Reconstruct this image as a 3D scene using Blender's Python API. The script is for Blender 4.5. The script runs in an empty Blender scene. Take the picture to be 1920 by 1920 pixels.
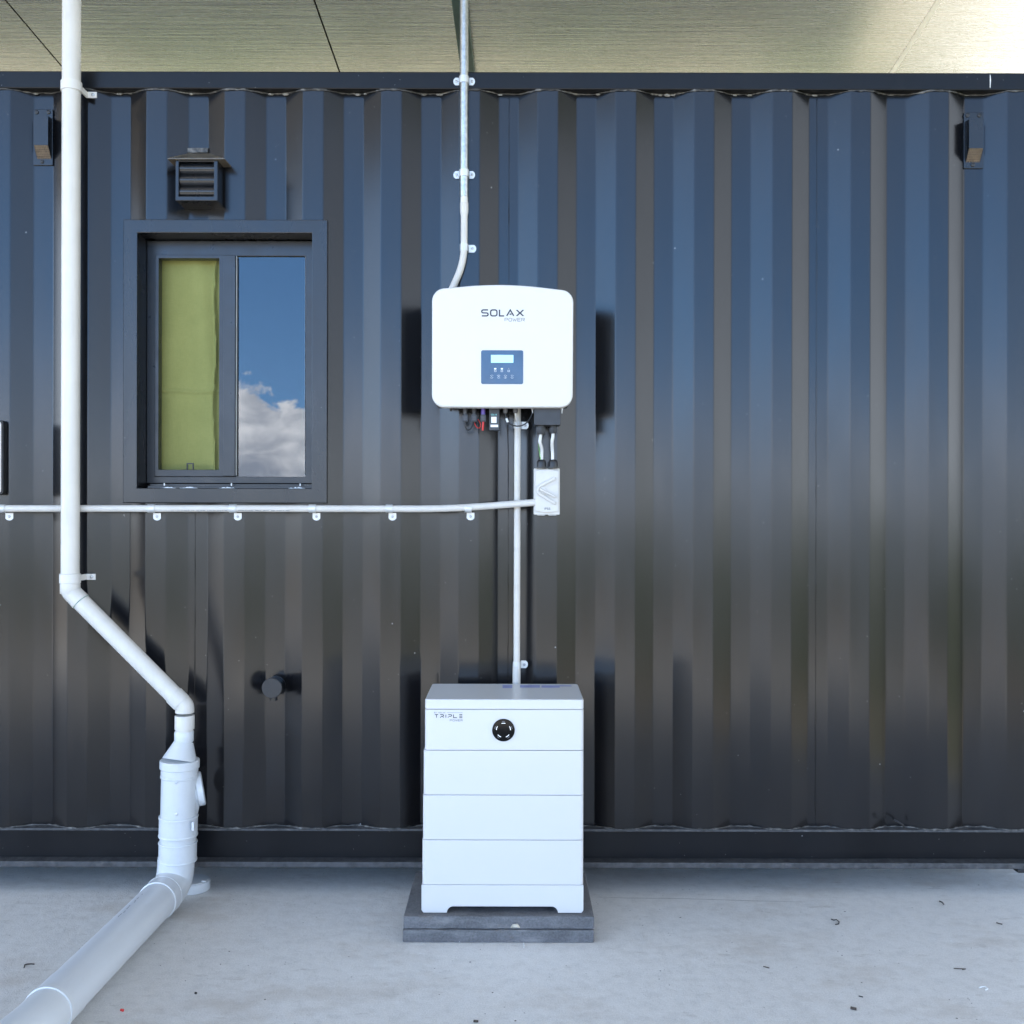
import bpy, bmesh, math, random
from mathutils import Vector, Matrix
R = math.radians
random.seed(7)
scene = bpy.context.scene
col = scene.collection

# ------------------------------------------------------------------ camera, sky, sun, exposure
F, CD, ZC, HOR, ROLL = 1923.0, 3.62, 1.349, 962.0, R(0.12)
cam_d = bpy.data.cameras.new('camera'); cam = bpy.data.objects.new('camera', cam_d); col.objects.link(cam)
cam.location = (0, -CD, ZC); cam.rotation_euler = (R(90), -ROLL, 0)
cam_d.sensor_width = 36; cam_d.sensor_fit = 'HORIZONTAL'; cam_d.lens = 36 * F / 1920
cam_d.shift_y = (HOR - 960) / 1920; cam_d.clip_end = 5000; cam_d.clip_start = 0.05
scene.camera = cam
SUN_EL = R(70)
SUN_AZ = R(-14)          # clockwise from +Y: the sun stands behind the container
world = bpy.data.worlds.new('World'); scene.world = world; world.use_nodes = True
wn = world.node_tree; wn.nodes.clear()


def N(nt, typ, **kw):
    n = nt.nodes.new(typ)
    for k, v in kw.items():
        if k.startswith('i_'):
            n.inputs[k[2:].replace('_', ' ')].default_value = v
        elif isinstance(k, str) and k.startswith('n') and k[1:].isdigit():
            n.inputs[int(k[1:])].default_value = v
        else:
            setattr(n, k, v)
    return n


def L(nt, a, b): nt.links.new(a, b)


def math_node(nt, op, a, b=None, clamp=False):
    n = nt.nodes.new('ShaderNodeMath'); n.operation = op; n.use_clamp = clamp
    for i, v in enumerate((a, b)):
        if v is None: continue
        if isinstance(v, (int, float)): n.inputs[i].default_value = v
        else: nt.links.new(v, n.inputs[i])
    return n.outputs[0]


def ramp(nt, fac, stops, interp='LINEAR'):
    n = nt.nodes.new('ShaderNodeValToRGB'); cr = n.color_ramp; cr.interpolation = interp
    while len(cr.elements) < len(stops): cr.elements.new(0.5)
    for e, (p, c) in zip(cr.elements, stops):
        e.position = p; e.color = c if len(c) == 4 else (*c, 1)
    nt.links.new(fac, n.inputs[0]); return n.outputs[0]


def mix(nt, fac, a, b, mode='MIX'):
    n = nt.nodes.new('ShaderNodeMix'); n.data_type = 'RGBA'; n.blend_type = mode
    for s, v in ((n.inputs[0], fac), (n.inputs[6], a), (n.inputs[7], b)):
        if isinstance(v, (int, float)): s.default_value = v
        elif isinstance(v, tuple): s.default_value = v if len(v) == 4 else (*v, 1)
        else: nt.links.new(v, s)
    return n.outputs[2]


def noise(nt, vec, scale, detail=3, rough=0.55, dist=0.0):
    n = nt.nodes.new('ShaderNodeTexNoise'); n.inputs['Scale'].default_value = scale
    n.inputs['Detail'].default_value = detail; n.inputs['Roughness'].default_value = rough
    n.inputs['Distortion'].default_value = dist
    if vec is not None: nt.links.new(vec, n.inputs['Vector'])
    return n.outputs['Fac']


def mapped(nt, vec, scale=(1, 1, 1), loc=(0, 0, 0)):
    n = nt.nodes.new('ShaderNodeMapping'); n.inputs['Scale'].default_value = scale; n.inputs['Location'].default_value = loc
    nt.links.new(vec, n.inputs['Vector']); return n.outputs[0]


SKY_STRENGTH = 0.15
sky = N(wn, 'ShaderNodeTexSky', sky_type='NISHITA', sun_disc=False, sun_elevation=SUN_EL, sun_rotation=SUN_AZ)
sky.air_density = 1.0; sky.dust_density = 0.1; sky.ozone_density = 1.6
tc = N(wn, 'ShaderNodeTexCoord')
sep = N(wn, 'ShaderNodeSeparateXYZ'); L(wn, tc.outputs['Generated'], sep.inputs[0])
zz = math_node(wn, 'ADD', math_node(wn, 'MULTIPLY', math_node(wn, 'MAXIMUM', sep.outputs['Z'], 0.0), 0.8), 0.2)
cmb = N(wn, 'ShaderNodeCombineXYZ'); L(wn, sep.outputs['X'], cmb.inputs[0]); L(wn, sep.outputs['Y'], cmb.inputs[1]); L(wn, zz, cmb.inputs[2])
nrm_ = N(wn, 'ShaderNodeVectorMath', operation='NORMALIZE'); L(wn, cmb.outputs[0], nrm_.inputs[0]); L(wn, nrm_.outputs[0], sky.inputs['Vector'])
cv = mapped(wn, tc.outputs['Generated'], (1, 1, 1), (0.35, 0.2, 0.1))
c1 = noise(wn, cv, 13.0, 3, 0.5)
c2 = noise(wn, mapped(wn, tc.outputs['Generated'], (1, 1, 1.5), (3, 1, 2)), 34.0, 7, 0.6, 0.2)
# cumulus bank low over the horizon: its ragged top lies near 7 degrees up
top = math_node(wn, 'ADD', math_node(wn, 'MULTIPLY', math_node(wn, 'SUBTRACT', c1, 0.5), 0.1), 0.122)
top = math_node(wn, 'SUBTRACT', top, math_node(wn, 'MULTIPLY', math_node(wn, 'ABSOLUTE', math_node(wn, 'ADD', sep.outputs['X'], 0.24)), 0.10))
edge = math_node(wn, 'SUBTRACT', top, sep.outputs['Z'])
edge = math_node(wn, 'ADD', edge, math_node(wn, 'MULTIPLY', math_node(wn, 'SUBTRACT', c2, 0.5), 0.05))
cmask = math_node(wn, 'MULTIPLY', edge, 160.0, True)
c3 = noise(wn, mapped(wn, tc.outputs['Generated'], (1, 1, 1.6), (5, 2, 1)), 26.0, 5, 0.5, 0.5)
c3 = math_node(wn, 'ADD', math_node(wn, 'MULTIPLY', c3, 0.75), math_node(wn, 'MULTIPLY', c2, 0.25))
rim = math_node(wn, 'SUBTRACT', 1.0, math_node(wn, 'MULTIPLY', edge, 22.0, True))
c3 = math_node(wn, 'ADD', c3, math_node(wn, 'MULTIPLY', rim, 0.12))
cloud = ramp(wn, c3, [(0.36, (4.3, 5.0, 6.3)), (0.5, (7.0, 7.6, 8.7)), (0.66, (11.2, 11.7, 12.6))])
hs = N(wn, 'ShaderNodeHueSaturation'); hs.inputs['Saturation'].default_value = 1.22; L(wn, mix(wn, 1.0, sky.outputs[0], ramp(wn, sep.outputs['Z'], [(0.0, (1.75,) * 3), (0.33, (1.5,) * 3), (0.62, (0.8,) * 3)]), 'MULTIPLY'), hs.inputs['Color'])
side = mix(wn, 1.0, hs.outputs[0], ramp(wn, math_node(wn, 'ADD', math_node(wn, 'MULTIPLY', sep.outputs['X'], 0.5), 0.5), [(0.1, (1.5, 1.48, 1.42)), (0.3, (1.1,) * 3), (0.5, (1.0,) * 3), (0.66, (0.85,) * 3), (0.84, (0.66, 0.66, 0.67)), (0.97, (1.05, 1.05, 1.03))]), 'MULTIPLY')
veil = ramp(wn, sep.outputs['Z'], [(0.24, (0, 0, 0)), (0.46, (0.8,) * 3)])
veil = math_node(wn, 'MAXIMUM', veil, ramp(wn, math_node(wn, 'ADD', math_node(wn, 'MULTIPLY', sep.outputs['X'], 0.5), 0.5), [(0.02, (0.85,) * 3), (0.12, (0, 0, 0)), (0.68, (0, 0, 0)), (0.86, (0.92,) * 3)]))
hz_ = N(wn, 'ShaderNodeVectorMath', operation='SCALE'); hz_.inputs['Scale'].default_value = 1.2
bw = N(wn, 'ShaderNodeRGBToBW'); L(wn, side, bw.inputs[0]); L(wn, bw.outputs[0], hz_.inputs[0])
L(wn, mix(wn, cmask, mix(wn, veil, side, mix(wn, 1.0, hz_.outputs[0], (0.93, 1.0, 1.08), 'MULTIPLY')), cloud), N(wn, 'ShaderNodeBackground').inputs[0])
bg = [n for n in wn.nodes if n.type == 'BACKGROUND'][0]; bg.inputs[1].default_value = SKY_STRENGTH
wo = N(wn, 'ShaderNodeOutputWorld'); L(wn, bg.outputs[0], wo.inputs[0])

sun_d = bpy.data.lights.new('sun', 'SUN'); sun_d.energy = 3.8; sun_d.angle = R(0.53); sun_d.color = (1.0, 0.95, 0.87)
sun = bpy.data.objects.new('sun', sun_d); col.objects.link(sun)
sdir = Vector((math.sin(SUN_AZ) * math.cos(SUN_EL), math.cos(SUN_AZ) * math.cos(SUN_EL), math.sin(SUN_EL)))
sun.rotation_euler = (-sdir).to_track_quat('-Z', 'Y').to_euler()
sun.location = (0, 4, 12)
scene.view_settings.view_transform = 'Standard'; scene.view_settings.look = 'None'
scene.view_settings.gamma = 1; scene.view_settings.use_curve_mapping = False
scene.view_settings.exposure = 2.34

# ------------------------------------------------------------------ helpers
CR, SR = math.cos(ROLL), math.sin(ROLL)


def W(px, py, y=0.0):
    """a point of the photograph (1920 px) at depth y -> world"""
    u, v = px - 960, py - 960
    uu, vv = u * CR + v * SR, -u * SR + v * CR
    d = CD + y
    return Vector((uu * d / F, y, ZC - (vv - (HOR - 960)) * d / F))


def S(px, y=0.0): return px * (CD + y) / F


class MB:
    def __init__(s): s.v = []; s.f = []

    def add(s, vs, fs):
        b = len(s.v); s.v += [Vector(v) for v in vs]; s.f += [[b + i for i in f] for f in fs]; return s

    def box(s, x0, x1, y0, y1, z0, z1):
        return s.add([(x0, y0, z0), (x1, y0, z0), (x1, y1, z0), (x0, y1, z0), (x0, y0, z1), (x1, y0, z1), (x1, y1, z1), (x0, y1, z1)],
                     [(3, 2, 1, 0), (4, 5, 6, 7), (0, 1, 5, 4), (1, 2, 6, 5), (2, 3, 7, 6), (3, 0, 4, 7)])

    def prism(s, poly, y0, y1):
        """polygon of (x, z) counter-clockwise seen from the camera, from y0 (near) to y1"""
        n = len(poly)
        vs = [(x, y0, z) for x, z in poly] + [(x, y1, z) for x, z in poly]
        fs = [list(range(n)), list(range(2 * n - 1, n - 1, -1))]
        for i in range(n):
            j = (i + 1) % n
            fs.append((j, i, n + i, n + j))
        return s.add(vs, fs)

    def prism_x(s, poly, x0, x1):
        """polygon of (y, z) extruded along x"""
        n = len(poly)
        vs = [(x0, y, z) for y, z in poly] + [(x1, y, z) for y, z in poly]
        fs = [list(range(n - 1, -1, -1)), list(range(n, 2 * n))]
        for i in range(n):
            j = (i + 1) % n
            fs.append((i, j, n + j, n + i))
        return s.add(vs, fs)

    def tube(s, pts, r, seg=20, caps=True, up=None):
        pts = [Vector(p) for p in pts]; n = len(pts)
        rs = r if isinstance(r, (list, tuple)) else [r] * n
        b = len(s.v); prev = None
        for i, p in enumerate(pts):
            t = (pts[min(i + 1, n - 1)] - pts[max(i - 1, 0)])
            if t.length < 1e-9: t = Vector((0, 0, 1))
            t.normalize()
            if i and i < n - 1:
                t = ((pts[i] - pts[i - 1]).normalized() if (pts[i] - pts[i - 1]).length > 1e-9 else t) + ((pts[i + 1] - pts[i]).normalized() if (pts[i + 1] - pts[i]).length > 1e-9 else t)
                t.normalize()
            if prev is None:
                a = Vector((0, 1, 0)) if abs(t.y) < 0.9 else Vector((0, 0, 1))
                x = (a - t * a.dot(t)).normalized()
            else:
                x = (prev - t * prev.dot(t)).normalized()
            prev = x; y = t.cross(x)
            for k in range(seg):
                a = 2 * math.pi * k / seg
                s.v.append(p + (x * math.cos(a) + y * math.sin(a)) * rs[i])
        for i in range(n - 1):
            for k in range(seg):
                k2 = (k + 1) % seg
                s.f.append([b + i * seg + k, b + i * seg + k2, b + (i + 1) * seg + k2, b + (i + 1) * seg + k])
        if caps:
            s.f.append([b + k for k in range(seg)][::-1]); s.f.append([b + (n - 1) * seg + k for k in range(seg)])
        return s

    def build(s, name, mat, parent=None, smooth=None, bevel=0.0, seg=2, bang=35):
        o3 = ORG.get(parent.name, Vector()) if parent else Vector()
        bm = bmesh.new()
        vs = [bm.verts.new(v - o3) for v in s.v]
        for f in s.f:
            try: bm.faces.new([vs[i] for i in f])
            except ValueError: pass
        if smooth != 'raw': bmesh.ops.recalc_face_normals(bm, faces=bm.faces)
        if bevel:
            es = [e for e in bm.edges if len(e.link_faces) == 2 and e.calc_face_angle(0) > R(bang)]
            bmesh.ops.bevel(bm, geom=es, offset=bevel, segments=seg, affect='EDGES', clamp_overlap=True, profile=0.5)
        me = bpy.data.meshes.new(name); bm.to_mesh(me); bm.free()
        if smooth is not None and smooth != 'raw':
            me.shade_smooth(); me.set_sharp_from_angle(angle=R(smooth))
        me.materials.append(mat)
        o = bpy.data.objects.new(name, me); col.objects.link(o)
        if parent: o.parent = parent
        ORG[o.name] = o3
        return o


ORG = {}


def tag(o, label=None, cat=None, group=None, kind=None):
    for k, v in (('label', label), ('category', cat), ('group', group), ('kind', kind)):
        if v: o[k] = v
    return o


def thing(name, loc, label, cat, group=None):
    o = bpy.data.objects.new(name, None); o.empty_display_size = 0.05; col.objects.link(o)
    o.location = loc; ORG[o.name] = Vector(loc)
    return tag(o, label, cat, group)


def rrect(x0, x1, z0, z1, r, seg=6):
    pts = []
    for cx, cz, a0 in ((x1 - r, z0 + r, -90), (x1 - r, z1 - r, 0), (x0 + r, z1 - r, 90), (x0 + r, z0 + r, 180)):
        for k in range(seg + 1):
            a = R(a0 + 90 * k / seg); pts.append((cx + r * math.cos(a), cz + r * math.sin(a)))
    return pts


def pxrect(x0, y0, x1, y1, y=0.0):
    """pixel rectangle -> (X0, X1, Z0, Z1) at depth y"""
    a, b = W(x0, y1, y), W(x1, y0, y)
    return a.x, b.x, a.z, b.z


def bez(p0, p1, p2, p3, n=10):
    out = []
    for i in range(n + 1):
        t = i / n; q = 1 - t
        out.append(Vector(p0) * q ** 3 + Vector(p1) * 3 * q * q * t + Vector(p2) * 3 * q * t * t + Vector(p3) * t ** 3)
    return out


def arc_path(pts, rad, n=8):
    """polyline with rounded corners"""
    pts = [Vector(p) for p in pts]; out = [pts[0]]
    for i in range(1, len(pts) - 1):
        a, b, c = pts[i - 1], pts[i], pts[i + 1]
        d = min(rad, (a - b).length * 0.48, (c - b).length * 0.48)
        p, q = b + (a - b).normalized() * d, b + (c - b).normalized() * d
        for k in range(n + 1):
            t = k / n; out.append(p * (1 - t) ** 2 + b * 2 * t * (1 - t) + q * t * t)
    out.append(pts[-1]); return out


# ------------------------------------------------------------------ lettering: flat mitred strokes
def ribbon(m, pts, w, M, closed=False):
    P = [Vector((p[0], p[1])) for p in pts]; n = len(P); off = []
    for i in range(n):
        if closed: a, b, c = P[i - 1], P[i], P[(i + 1) % n]
        else: a, b, c = P[max(i - 1, 0)], P[i], P[min(i + 1, n - 1)]
        d1 = (b - a).normalized() if (b - a).length > 1e-9 else (c - b).normalized()
        d2 = (c - b).normalized() if (c - b).length > 1e-9 else d1
        n1, n2 = Vector((-d1.y, d1.x)), Vector((-d2.y, d2.x))
        mt = (n1 + n2); mt.normalize()
        k = max(0.45, mt.dot(n1)); off.append(mt * (w / 2 / k))
    b0 = len(m.v)
    for p, o in zip(P, off): m.v += [M(p + o), M(p - o)]
    for i in range(n if closed else n - 1):
        j = (i + 1) % n
        m.f.append([b0 + 2 * i, b0 + 2 * i + 1, b0 + 2 * j + 1, b0 + 2 * j])


GL = {
    'S': [([(1, 1), (.2, 1), (.06, .93), (0, .8), (0, .7), (.06, .57), (.2, .51), (.8, .49), (.94, .43), (1, .3), (1, .2), (.94, .07), (.8, 0), (0, 0)], 0)],
    'O': [([(.25, 0), (.07, .1), (0, .3), (0, .7), (.07, .9), (.25, 1), (.75, 1), (.93, .9), (1, .7), (1, .3), (.93, .1), (.75, 0)], 1)],
    'L': [([(0, 1.05), (0, 0), (1, 0)], 0)],
    'A': [([(0, 0), (.5, 1), (1, 0)], 0), ([(.4, .3), (.68, .3)], 0)],
    'P': [([(0, 0), (0, 1), (.78, 1), (.95, .92), (1, .78), (1, .66), (.95, .52), (.78, .45), (.2, .45)], 0)],
    'W': [([(0, 1), (.27, 0), (.5, .75), (.73, 0), (1, 1)], 0)],
    'E': [([(1, 1), (0, 1), (0, 0), (1, 0)], 0), ([(.12, .5), (.9, .5)], 0)],
    'R': [([(0, 0), (0, 1), (.78, 1), (.95, .92), (1, .78), (1, .68), (.95, .54), (.78, .47), (.2, .47)], 0), ([(.6, .38), (1, 0)], 0)],
    'T': [([(0, 1), (1, 1)], 0), ([(.5, .88), (.5, 0)], 0)],
    'I': [([(.5, 1), (.5, 0)], 0)],
    'e': [([(.1, 1), (1, 1)], 0), ([(.1, .5), (1, .5)], 0), ([(.1, 0), (1, 0)], 0)],
    'p': [([(.0, 1), (.8, 1), (1, .85), (1, .62), (.8, .45), (.15, .45)], 0), ([(0, .3), (0, 0)], 0)],
    'r': [([(.0, 1), (.8, 1), (1, .85), (1, .62), (.8, .45), (.3, .45)], 0), ([(0, .0), (.35, .3)], 0), ([(.75, .3), (1, 0)], 0)],
    'B': [([(0, 0), (0, 1), (.85, 1), (.85, .5), (.15, .5)], 0), ([(.15, 0), (1, 0), (1, .4)], 0)],
    'Y': [([(0, 1), (.5, .5), (1, 1)], 0), ([(.5, .4), (.5, 0)], 0)],
    '6': [([(.9, 1), (.2, 1), (0, .8), (0, .2), (.2, 0), (.8, 0), (1, .2), (1, .4), (.8, .55), (.15, .55)], 0)],
    ' ': [],
}


def lettering(name, text, x0, x1, z0, z1, y, stroke, mat, parent, gap=0.28, widths=None):
    m = MB(); n = len(text); h = z1 - z0
    ws = [(widths or {}).get(c, 1.0) for c in text]
    cell = (x1 - x0) / (sum(ws) + gap * (n - 1))
    x = x0
    for c, wd in zip(text, ws):
        w = cell * wd

        def M(p, x=x, w=w): return Vector((x + stroke / 2 + p.x * (w - stroke), y, z0 + stroke / 2 + p.y * (h - stroke)))
        if c == 'X':
            t = stroke * 0.62 / (w - stroke) * 1.5
            q = t * .7
            poly = [(0, 1.04), (.5, .5 + q), (1, 1.04), (1 + 0, 1.04)]
            pl = [(-t / 2, 1.02), (t, 1.02), (.5, .5 + t * .75), (1 - t, 1.02), (1 + t / 2, 1.02), (.5 + t * .9, .5), (1 + t / 2, -.02), (1 - t, -.02), (.5, .5 - t * .75), (t, -.02), (-t / 2, -.02), (.5 - t * .9, .5)]
            m.add([M(Vector(p)) for p in pl] + [M(Vector((.5, .5)))], [(i, (i + 1) % 12, 12) for i in range(12)])
        else:
            for pts, closed in GL[c]:
                b = MB()
                sx, sz = (w - stroke), (h - stroke)
                ribbon(m, [(x + stroke / 2 + p[0] * sx, z0 + stroke / 2 + p[1] * sz) for p in pts], stroke, lambda p: Vector((p.x, y, p.y)), closed)
        x += w + cell * gap
    return m.build(name, mat, parent)


# ------------------------------------------------------------------ materials
def new_mat(name):
    m = bpy.data.materials.new(name); m.use_nodes = True; nt = m.node_tree
    return m, nt, nt.nodes['Principled BSDF']


def bump(nt, b, h, dist, strength=1.0, normal=None):
    n = nt.nodes.new('ShaderNodeBump'); n.inputs['Distance'].default_value = dist; n.inputs['Strength'].default_value = strength
    nt.links.new(h, n.inputs['Height'])
    if normal is not None: nt.links.new(normal, n.inputs['Normal'])
    if b is not None: nt.links.new(n.outputs[0], b.inputs['Normal'])
    return n.outputs[0]


def pos(nt):
    return nt.nodes.new('ShaderNodeNewGeometry').outputs['Position']


def plain(name, c, rough=0.45, var=0.06, metal=0.0, spec=0.5, grain=0.0, scale=14, stain=None, coat=0.0, rv=0.15):
    m, nt, b = new_mat(name); p = pos(nt)
    f = noise(nt, p, scale, 5, 0.6)
    lo = tuple(max(0, x * (1 - var * 2)) for x in c); hi = tuple(min(1, x * (1 + var)) for x in c)
    base = ramp(nt, f, [(0.25, lo), (0.65, hi)])
    if stain:
        sc, amt, mp = stain
        sf = noise(nt, mapped(nt, p, mp), 1.0, 6, 0.7)
        base = mix(nt, ramp(nt, sf, [(0.5, (0, 0, 0)), (0.82, (amt, amt, amt))]), base, sc)
    L(nt, base, b.inputs['Base Color'])
    r = ramp(nt, noise(nt, p, scale * 2.3, 4), [(0.3, (rough * (1 - rv),) * 3), (0.7, (min(1, rough * (1 + rv)),) * 3)])
    L(nt, r, b.inputs['Roughness'])
    b.inputs['Metallic'].default_value = metal; b.inputs['Specular IOR Level'].default_value = spec
    b.inputs['Coat Weight'].default_value = coat
    if grain: bump(nt, b, noise(nt, p, 420, 3), grain)
    return m


def specks(nt, p, scale, size, keep):
    v = nt.nodes.new('ShaderNodeTexVoronoi'); v.inputs['Scale'].default_value = scale; v.inputs['Randomness'].default_value = 1
    nt.links.new(p, v.inputs['Vector'])
    d = math_node(nt, 'LESS_THAN', v.outputs['Distance'], size)
    sp = nt.nodes.new('ShaderNodeSeparateColor'); nt.links.new(v.outputs['Color'], sp.inputs[0])
    return math_node(nt, 'MULTIPLY', d, math_node(nt, 'LESS_THAN', sp.outputs[0], keep))


def paint(name, c, rough, wave=0.0011, dusty=0.0, speck=0.06, spec=0.48, dirt=1.0):
    m, nt, b = new_mat(name); p = pos(nt)
    f = noise(nt, p, 3.0, 5, 0.6)
    base = ramp(nt, f, [(0.3, tuple(x * .8 for x in c)), (0.7, tuple(x * 1.25 for x in c))])
    # thin dust streaks and scattered pale paint specks
    st = noise(nt, mapped(nt, p, (16, 16, 1.3)), 1.0, 6, 0.7)
    base = mix(nt, ramp(nt, st, [(0.55, (0, 0, 0)), (0.8, (dusty,) * 3)]), base, (0.22, 0.2, 0.17))
    sz = nt.nodes.new('ShaderNodeSeparateXYZ'); nt.links.new(p, sz.inputs[0])
    low = ramp(nt, sz.outputs[2], [(0.2, (1, 1, 1)), (1.0, (0.25,) * 3)])
    sp_ = ramp(nt, noise(nt, mapped(nt, p, (9, 9, 5), (3, 1, 8)), 1.0, 6, 0.65), [(0.3, (0.006 * dirt,) * 3), (0.75, (0.036 * dirt,) * 3)])
    base = mix(nt, math_node(nt, 'MULTIPLY', low, sp_), base, (0.19, 0.13, 0.08))
    base = mix(nt, specks(nt, p, 26, 0.045, speck), base, (0.5, 0.5, 0.5))
    base = mix(nt, specks(nt, mapped(nt, p, (1, 1, 1), (5, 3, 2)), 55, 0.06, speck * .8), base, (0.3, 0.29, 0.27))
    L(nt, base, b.inputs['Base Color'])
    r = ramp(nt, noise(nt, mapped(nt, p, (5, 5, 1.2)), 1.0, 5, 0.6), [(0.3, (rough * 0.82,) * 3), (0.72, (rough * 1.2,) * 3)])
    L(nt, r, b.inputs['Roughness'])
    big = noise(nt, mapped(nt, p, (2.6, 2.6, 0.9)), 1.0, 2, 0.45)
    n1 = bump(nt, None, big, wave * 6)
    bump(nt, b, noise(nt, p, 230, 3, 0.6), 0.000012, 1.0, n1)
    b.inputs['Specular IOR Level'].default_value = spec
    return m


M = {}
M['paint'] = paint('black_gloss_paint', (0.0035, 0.004, 0.0055), 0.21, wave=0.0006, dusty=0.012)
M['rail'] = paint('black_rail_paint', (0.004, 0.0045, 0.006), 0.34, wave=0.0001, dusty=0.015, speck=0.14, spec=0.26, dirt=0.3)
M['trim'] = paint('charcoal_trim_paint', (0.007, 0.008, 0.01), 0.27, wave=0.00005, dusty=0.02, speck=0.02)
M['bead'] = plain('scuffed_weld_paint', (0.05, 0.048, 0.045), 0.5, 0.5, grain=0.0006, scale=60, stain=((0.4, 0.38, 0.34), 0.7, (30, 30, 30)))
M['alu'] = plain('charcoal_powder_coat', (0.012, 0.014, 0.018), 0.32, 0.1, scale=9)
M['black'] = plain('black_plastic', (0.012, 0.012, 0.013), 0.42, 0.2)
M['dark'] = plain('dark_grey_plastic', (0.03, 0.032, 0.036), 0.5, 0.12, grain=0.0002)
M['gland'] = plain('grey_plastic', (0.1, 0.1, 0.105), 0.5, 0.12)
M['white_coat'] = plain('white_powder_coat', (0.645, 0.625, 0.585), 0.42, 0.004, scale=3, grain=0.00008, rv=0.04)
M['iso_white'] = plain('warm_grey_plastic', (0.58, 0.56, 0.52), 0.45, 0.02)
M['cool_white'] = plain('white_enamel', (0.61, 0.6, 0.585), 0.32, 0.003, scale=2.5, grain=0.00003, rv=0.03)
M['pvc'] = plain('white_pvc_pipe', (0.62, 0.595, 0.545), 0.38, 0.03, scale=8, stain=((0.42, 0.38, 0.32), 0.3, (40, 40, 7)))
M['drain'] = plain('pale_grey_pvc', (0.6, 0.62, 0.63), 0.3, 0.012, rv=0.04, scale=6, stain=((0.4, 0.4, 0.4), 0.2, (40, 9, 40)))
M['drain_pipe'] = plain('grey_pvc_drain', (0.58, 0.6, 0.62), 0.36, 0.012, rv=0.04, scale=6, stain=((0.36, 0.36, 0.36), 0.14, (60, 14, 60)))
M['conduit'] = plain('light_grey_conduit', (0.57, 0.545, 0.5), 0.42, 0.04, scale=10, stain=((0.38, 0.34, 0.3), 0.5, (9, 9, 22)))
M['galv'] = plain('galvanised_steel', (0.47, 0.475, 0.46), 0.34, 0.16, metal=0.9, scale=70)
M['zinc'] = plain('zinc_plate', (0.6, 0.61, 0.6), 0.36, 0.06, metal=0.35, scale=40)
M['screw'] = plain('steel_screw', (0.4, 0.4, 0.4), 0.35, 0.2, metal=0.8, scale=90)
M['ink'] = plain('dark_ink', (0.03, 0.032, 0.045), 0.5, 0.1)
M['grey_ink'] = plain('grey_ink', (0.2, 0.205, 0.22), 0.5, 0.1)
M['navy'] = plain('navy_panel_film', (0.045, 0.085, 0.15), 0.16, 0.1)
M['label'] = plain('white_label', (0.75, 0.76, 0.75), 0.5, 0.03)
M['teal'] = plain('teal_print', (0.2, 0.5, 0.48), 0.5, 0.05)
M['red'] = plain('red_insulation', (0.62, 0.03, 0.03), 0.4, 0.08)
M['purple'] = plain('purple_plastic', (0.12, 0.08, 0.33), 0.4, 0.08)
M['cable'] = plain('white_cable_sheath', (0.66, 0.65, 0.62), 0.45, 0.04)
M['green_wire'] = plain('green_insulation', (0.18, 0.42, 0.12), 0.45, 0.05)
M['lavender'] = plain('lavender_sticker', (0.27, 0.3, 0.56), 0.4, 0.08, scale=60)
M['rafter'] = plain('green_grey_steel', (0.05, 0.095, 0.09), 0.42, 0.15, scale=12)
M['gloss_black'] = plain('gloss_black_lens', (0.003, 0.003, 0.0035), 0.06, 0.1, spec=0.16)
M['brown_grid'] = plain('reflection_tinted_mesh', (0.15, 0.105, 0.065), 0.5, 0.3, scale=80)  # brown of the reflected ground put into the grille colour
M['litter'] = plain('dry_leaf', (0.06, 0.045, 0.035), 0.7, 0.3, scale=90)
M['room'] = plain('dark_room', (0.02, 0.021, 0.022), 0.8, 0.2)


def em(name, c, s):
    m, nt, b = new_mat(name); b.inputs['Base Color'].default_value = (*c, 1)
    b.inputs['Emission Color'].default_value = (*c, 1); b.inputs['Emission Strength'].default_value = s
    b.inputs['Roughness'].default_value = 0.3
    return m


M['screen'] = em('lit_screen', (0.36, 0.72, 0.85), 0.1)
M['led'] = em('lit_icon', (0.75, 0.88, 0.95), 0.06)
M['arc'] = em('lit_arc', (0.9, 0.9, 0.9), 0.1)


def foil():
    m, nt, b = new_mat('woven_reflective_foil'); p = pos(nt)
    w = mapped(nt, p, (1.3, 34, 34)); w2 = mapped(nt, p, (4.0, 120, 120))
    n1 = noise(nt, w, 1.0, 5, 0.65, 0.4); n2 = noise(nt, w2, 1.0, 4, 0.7)
    f = noise(nt, p, 2.0, 4)
    L(nt, ramp(nt, f, [(0.3, (0.485, 0.47, 0.455)), (0.7, (0.57, 0.555, 0.54))]), b.inputs['Base Color'])
    b.inputs['Metallic'].default_value = 0.85
    L(nt, ramp(nt, n2, [(0.3, (0.2, 0.2, 0.2)), (0.7, (0.32, 0.32, 0.32))]), b.inputs['Roughness'])
    a = bump(nt, None, n1, 0.0026)
    a2 = bump(nt, None, n2, 0.001, 1.0, a)
    bump(nt, b, noise(nt, p, 330, 2), 0.0003, 1.0, a2)
    return m


M['foil'] = foil()


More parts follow.
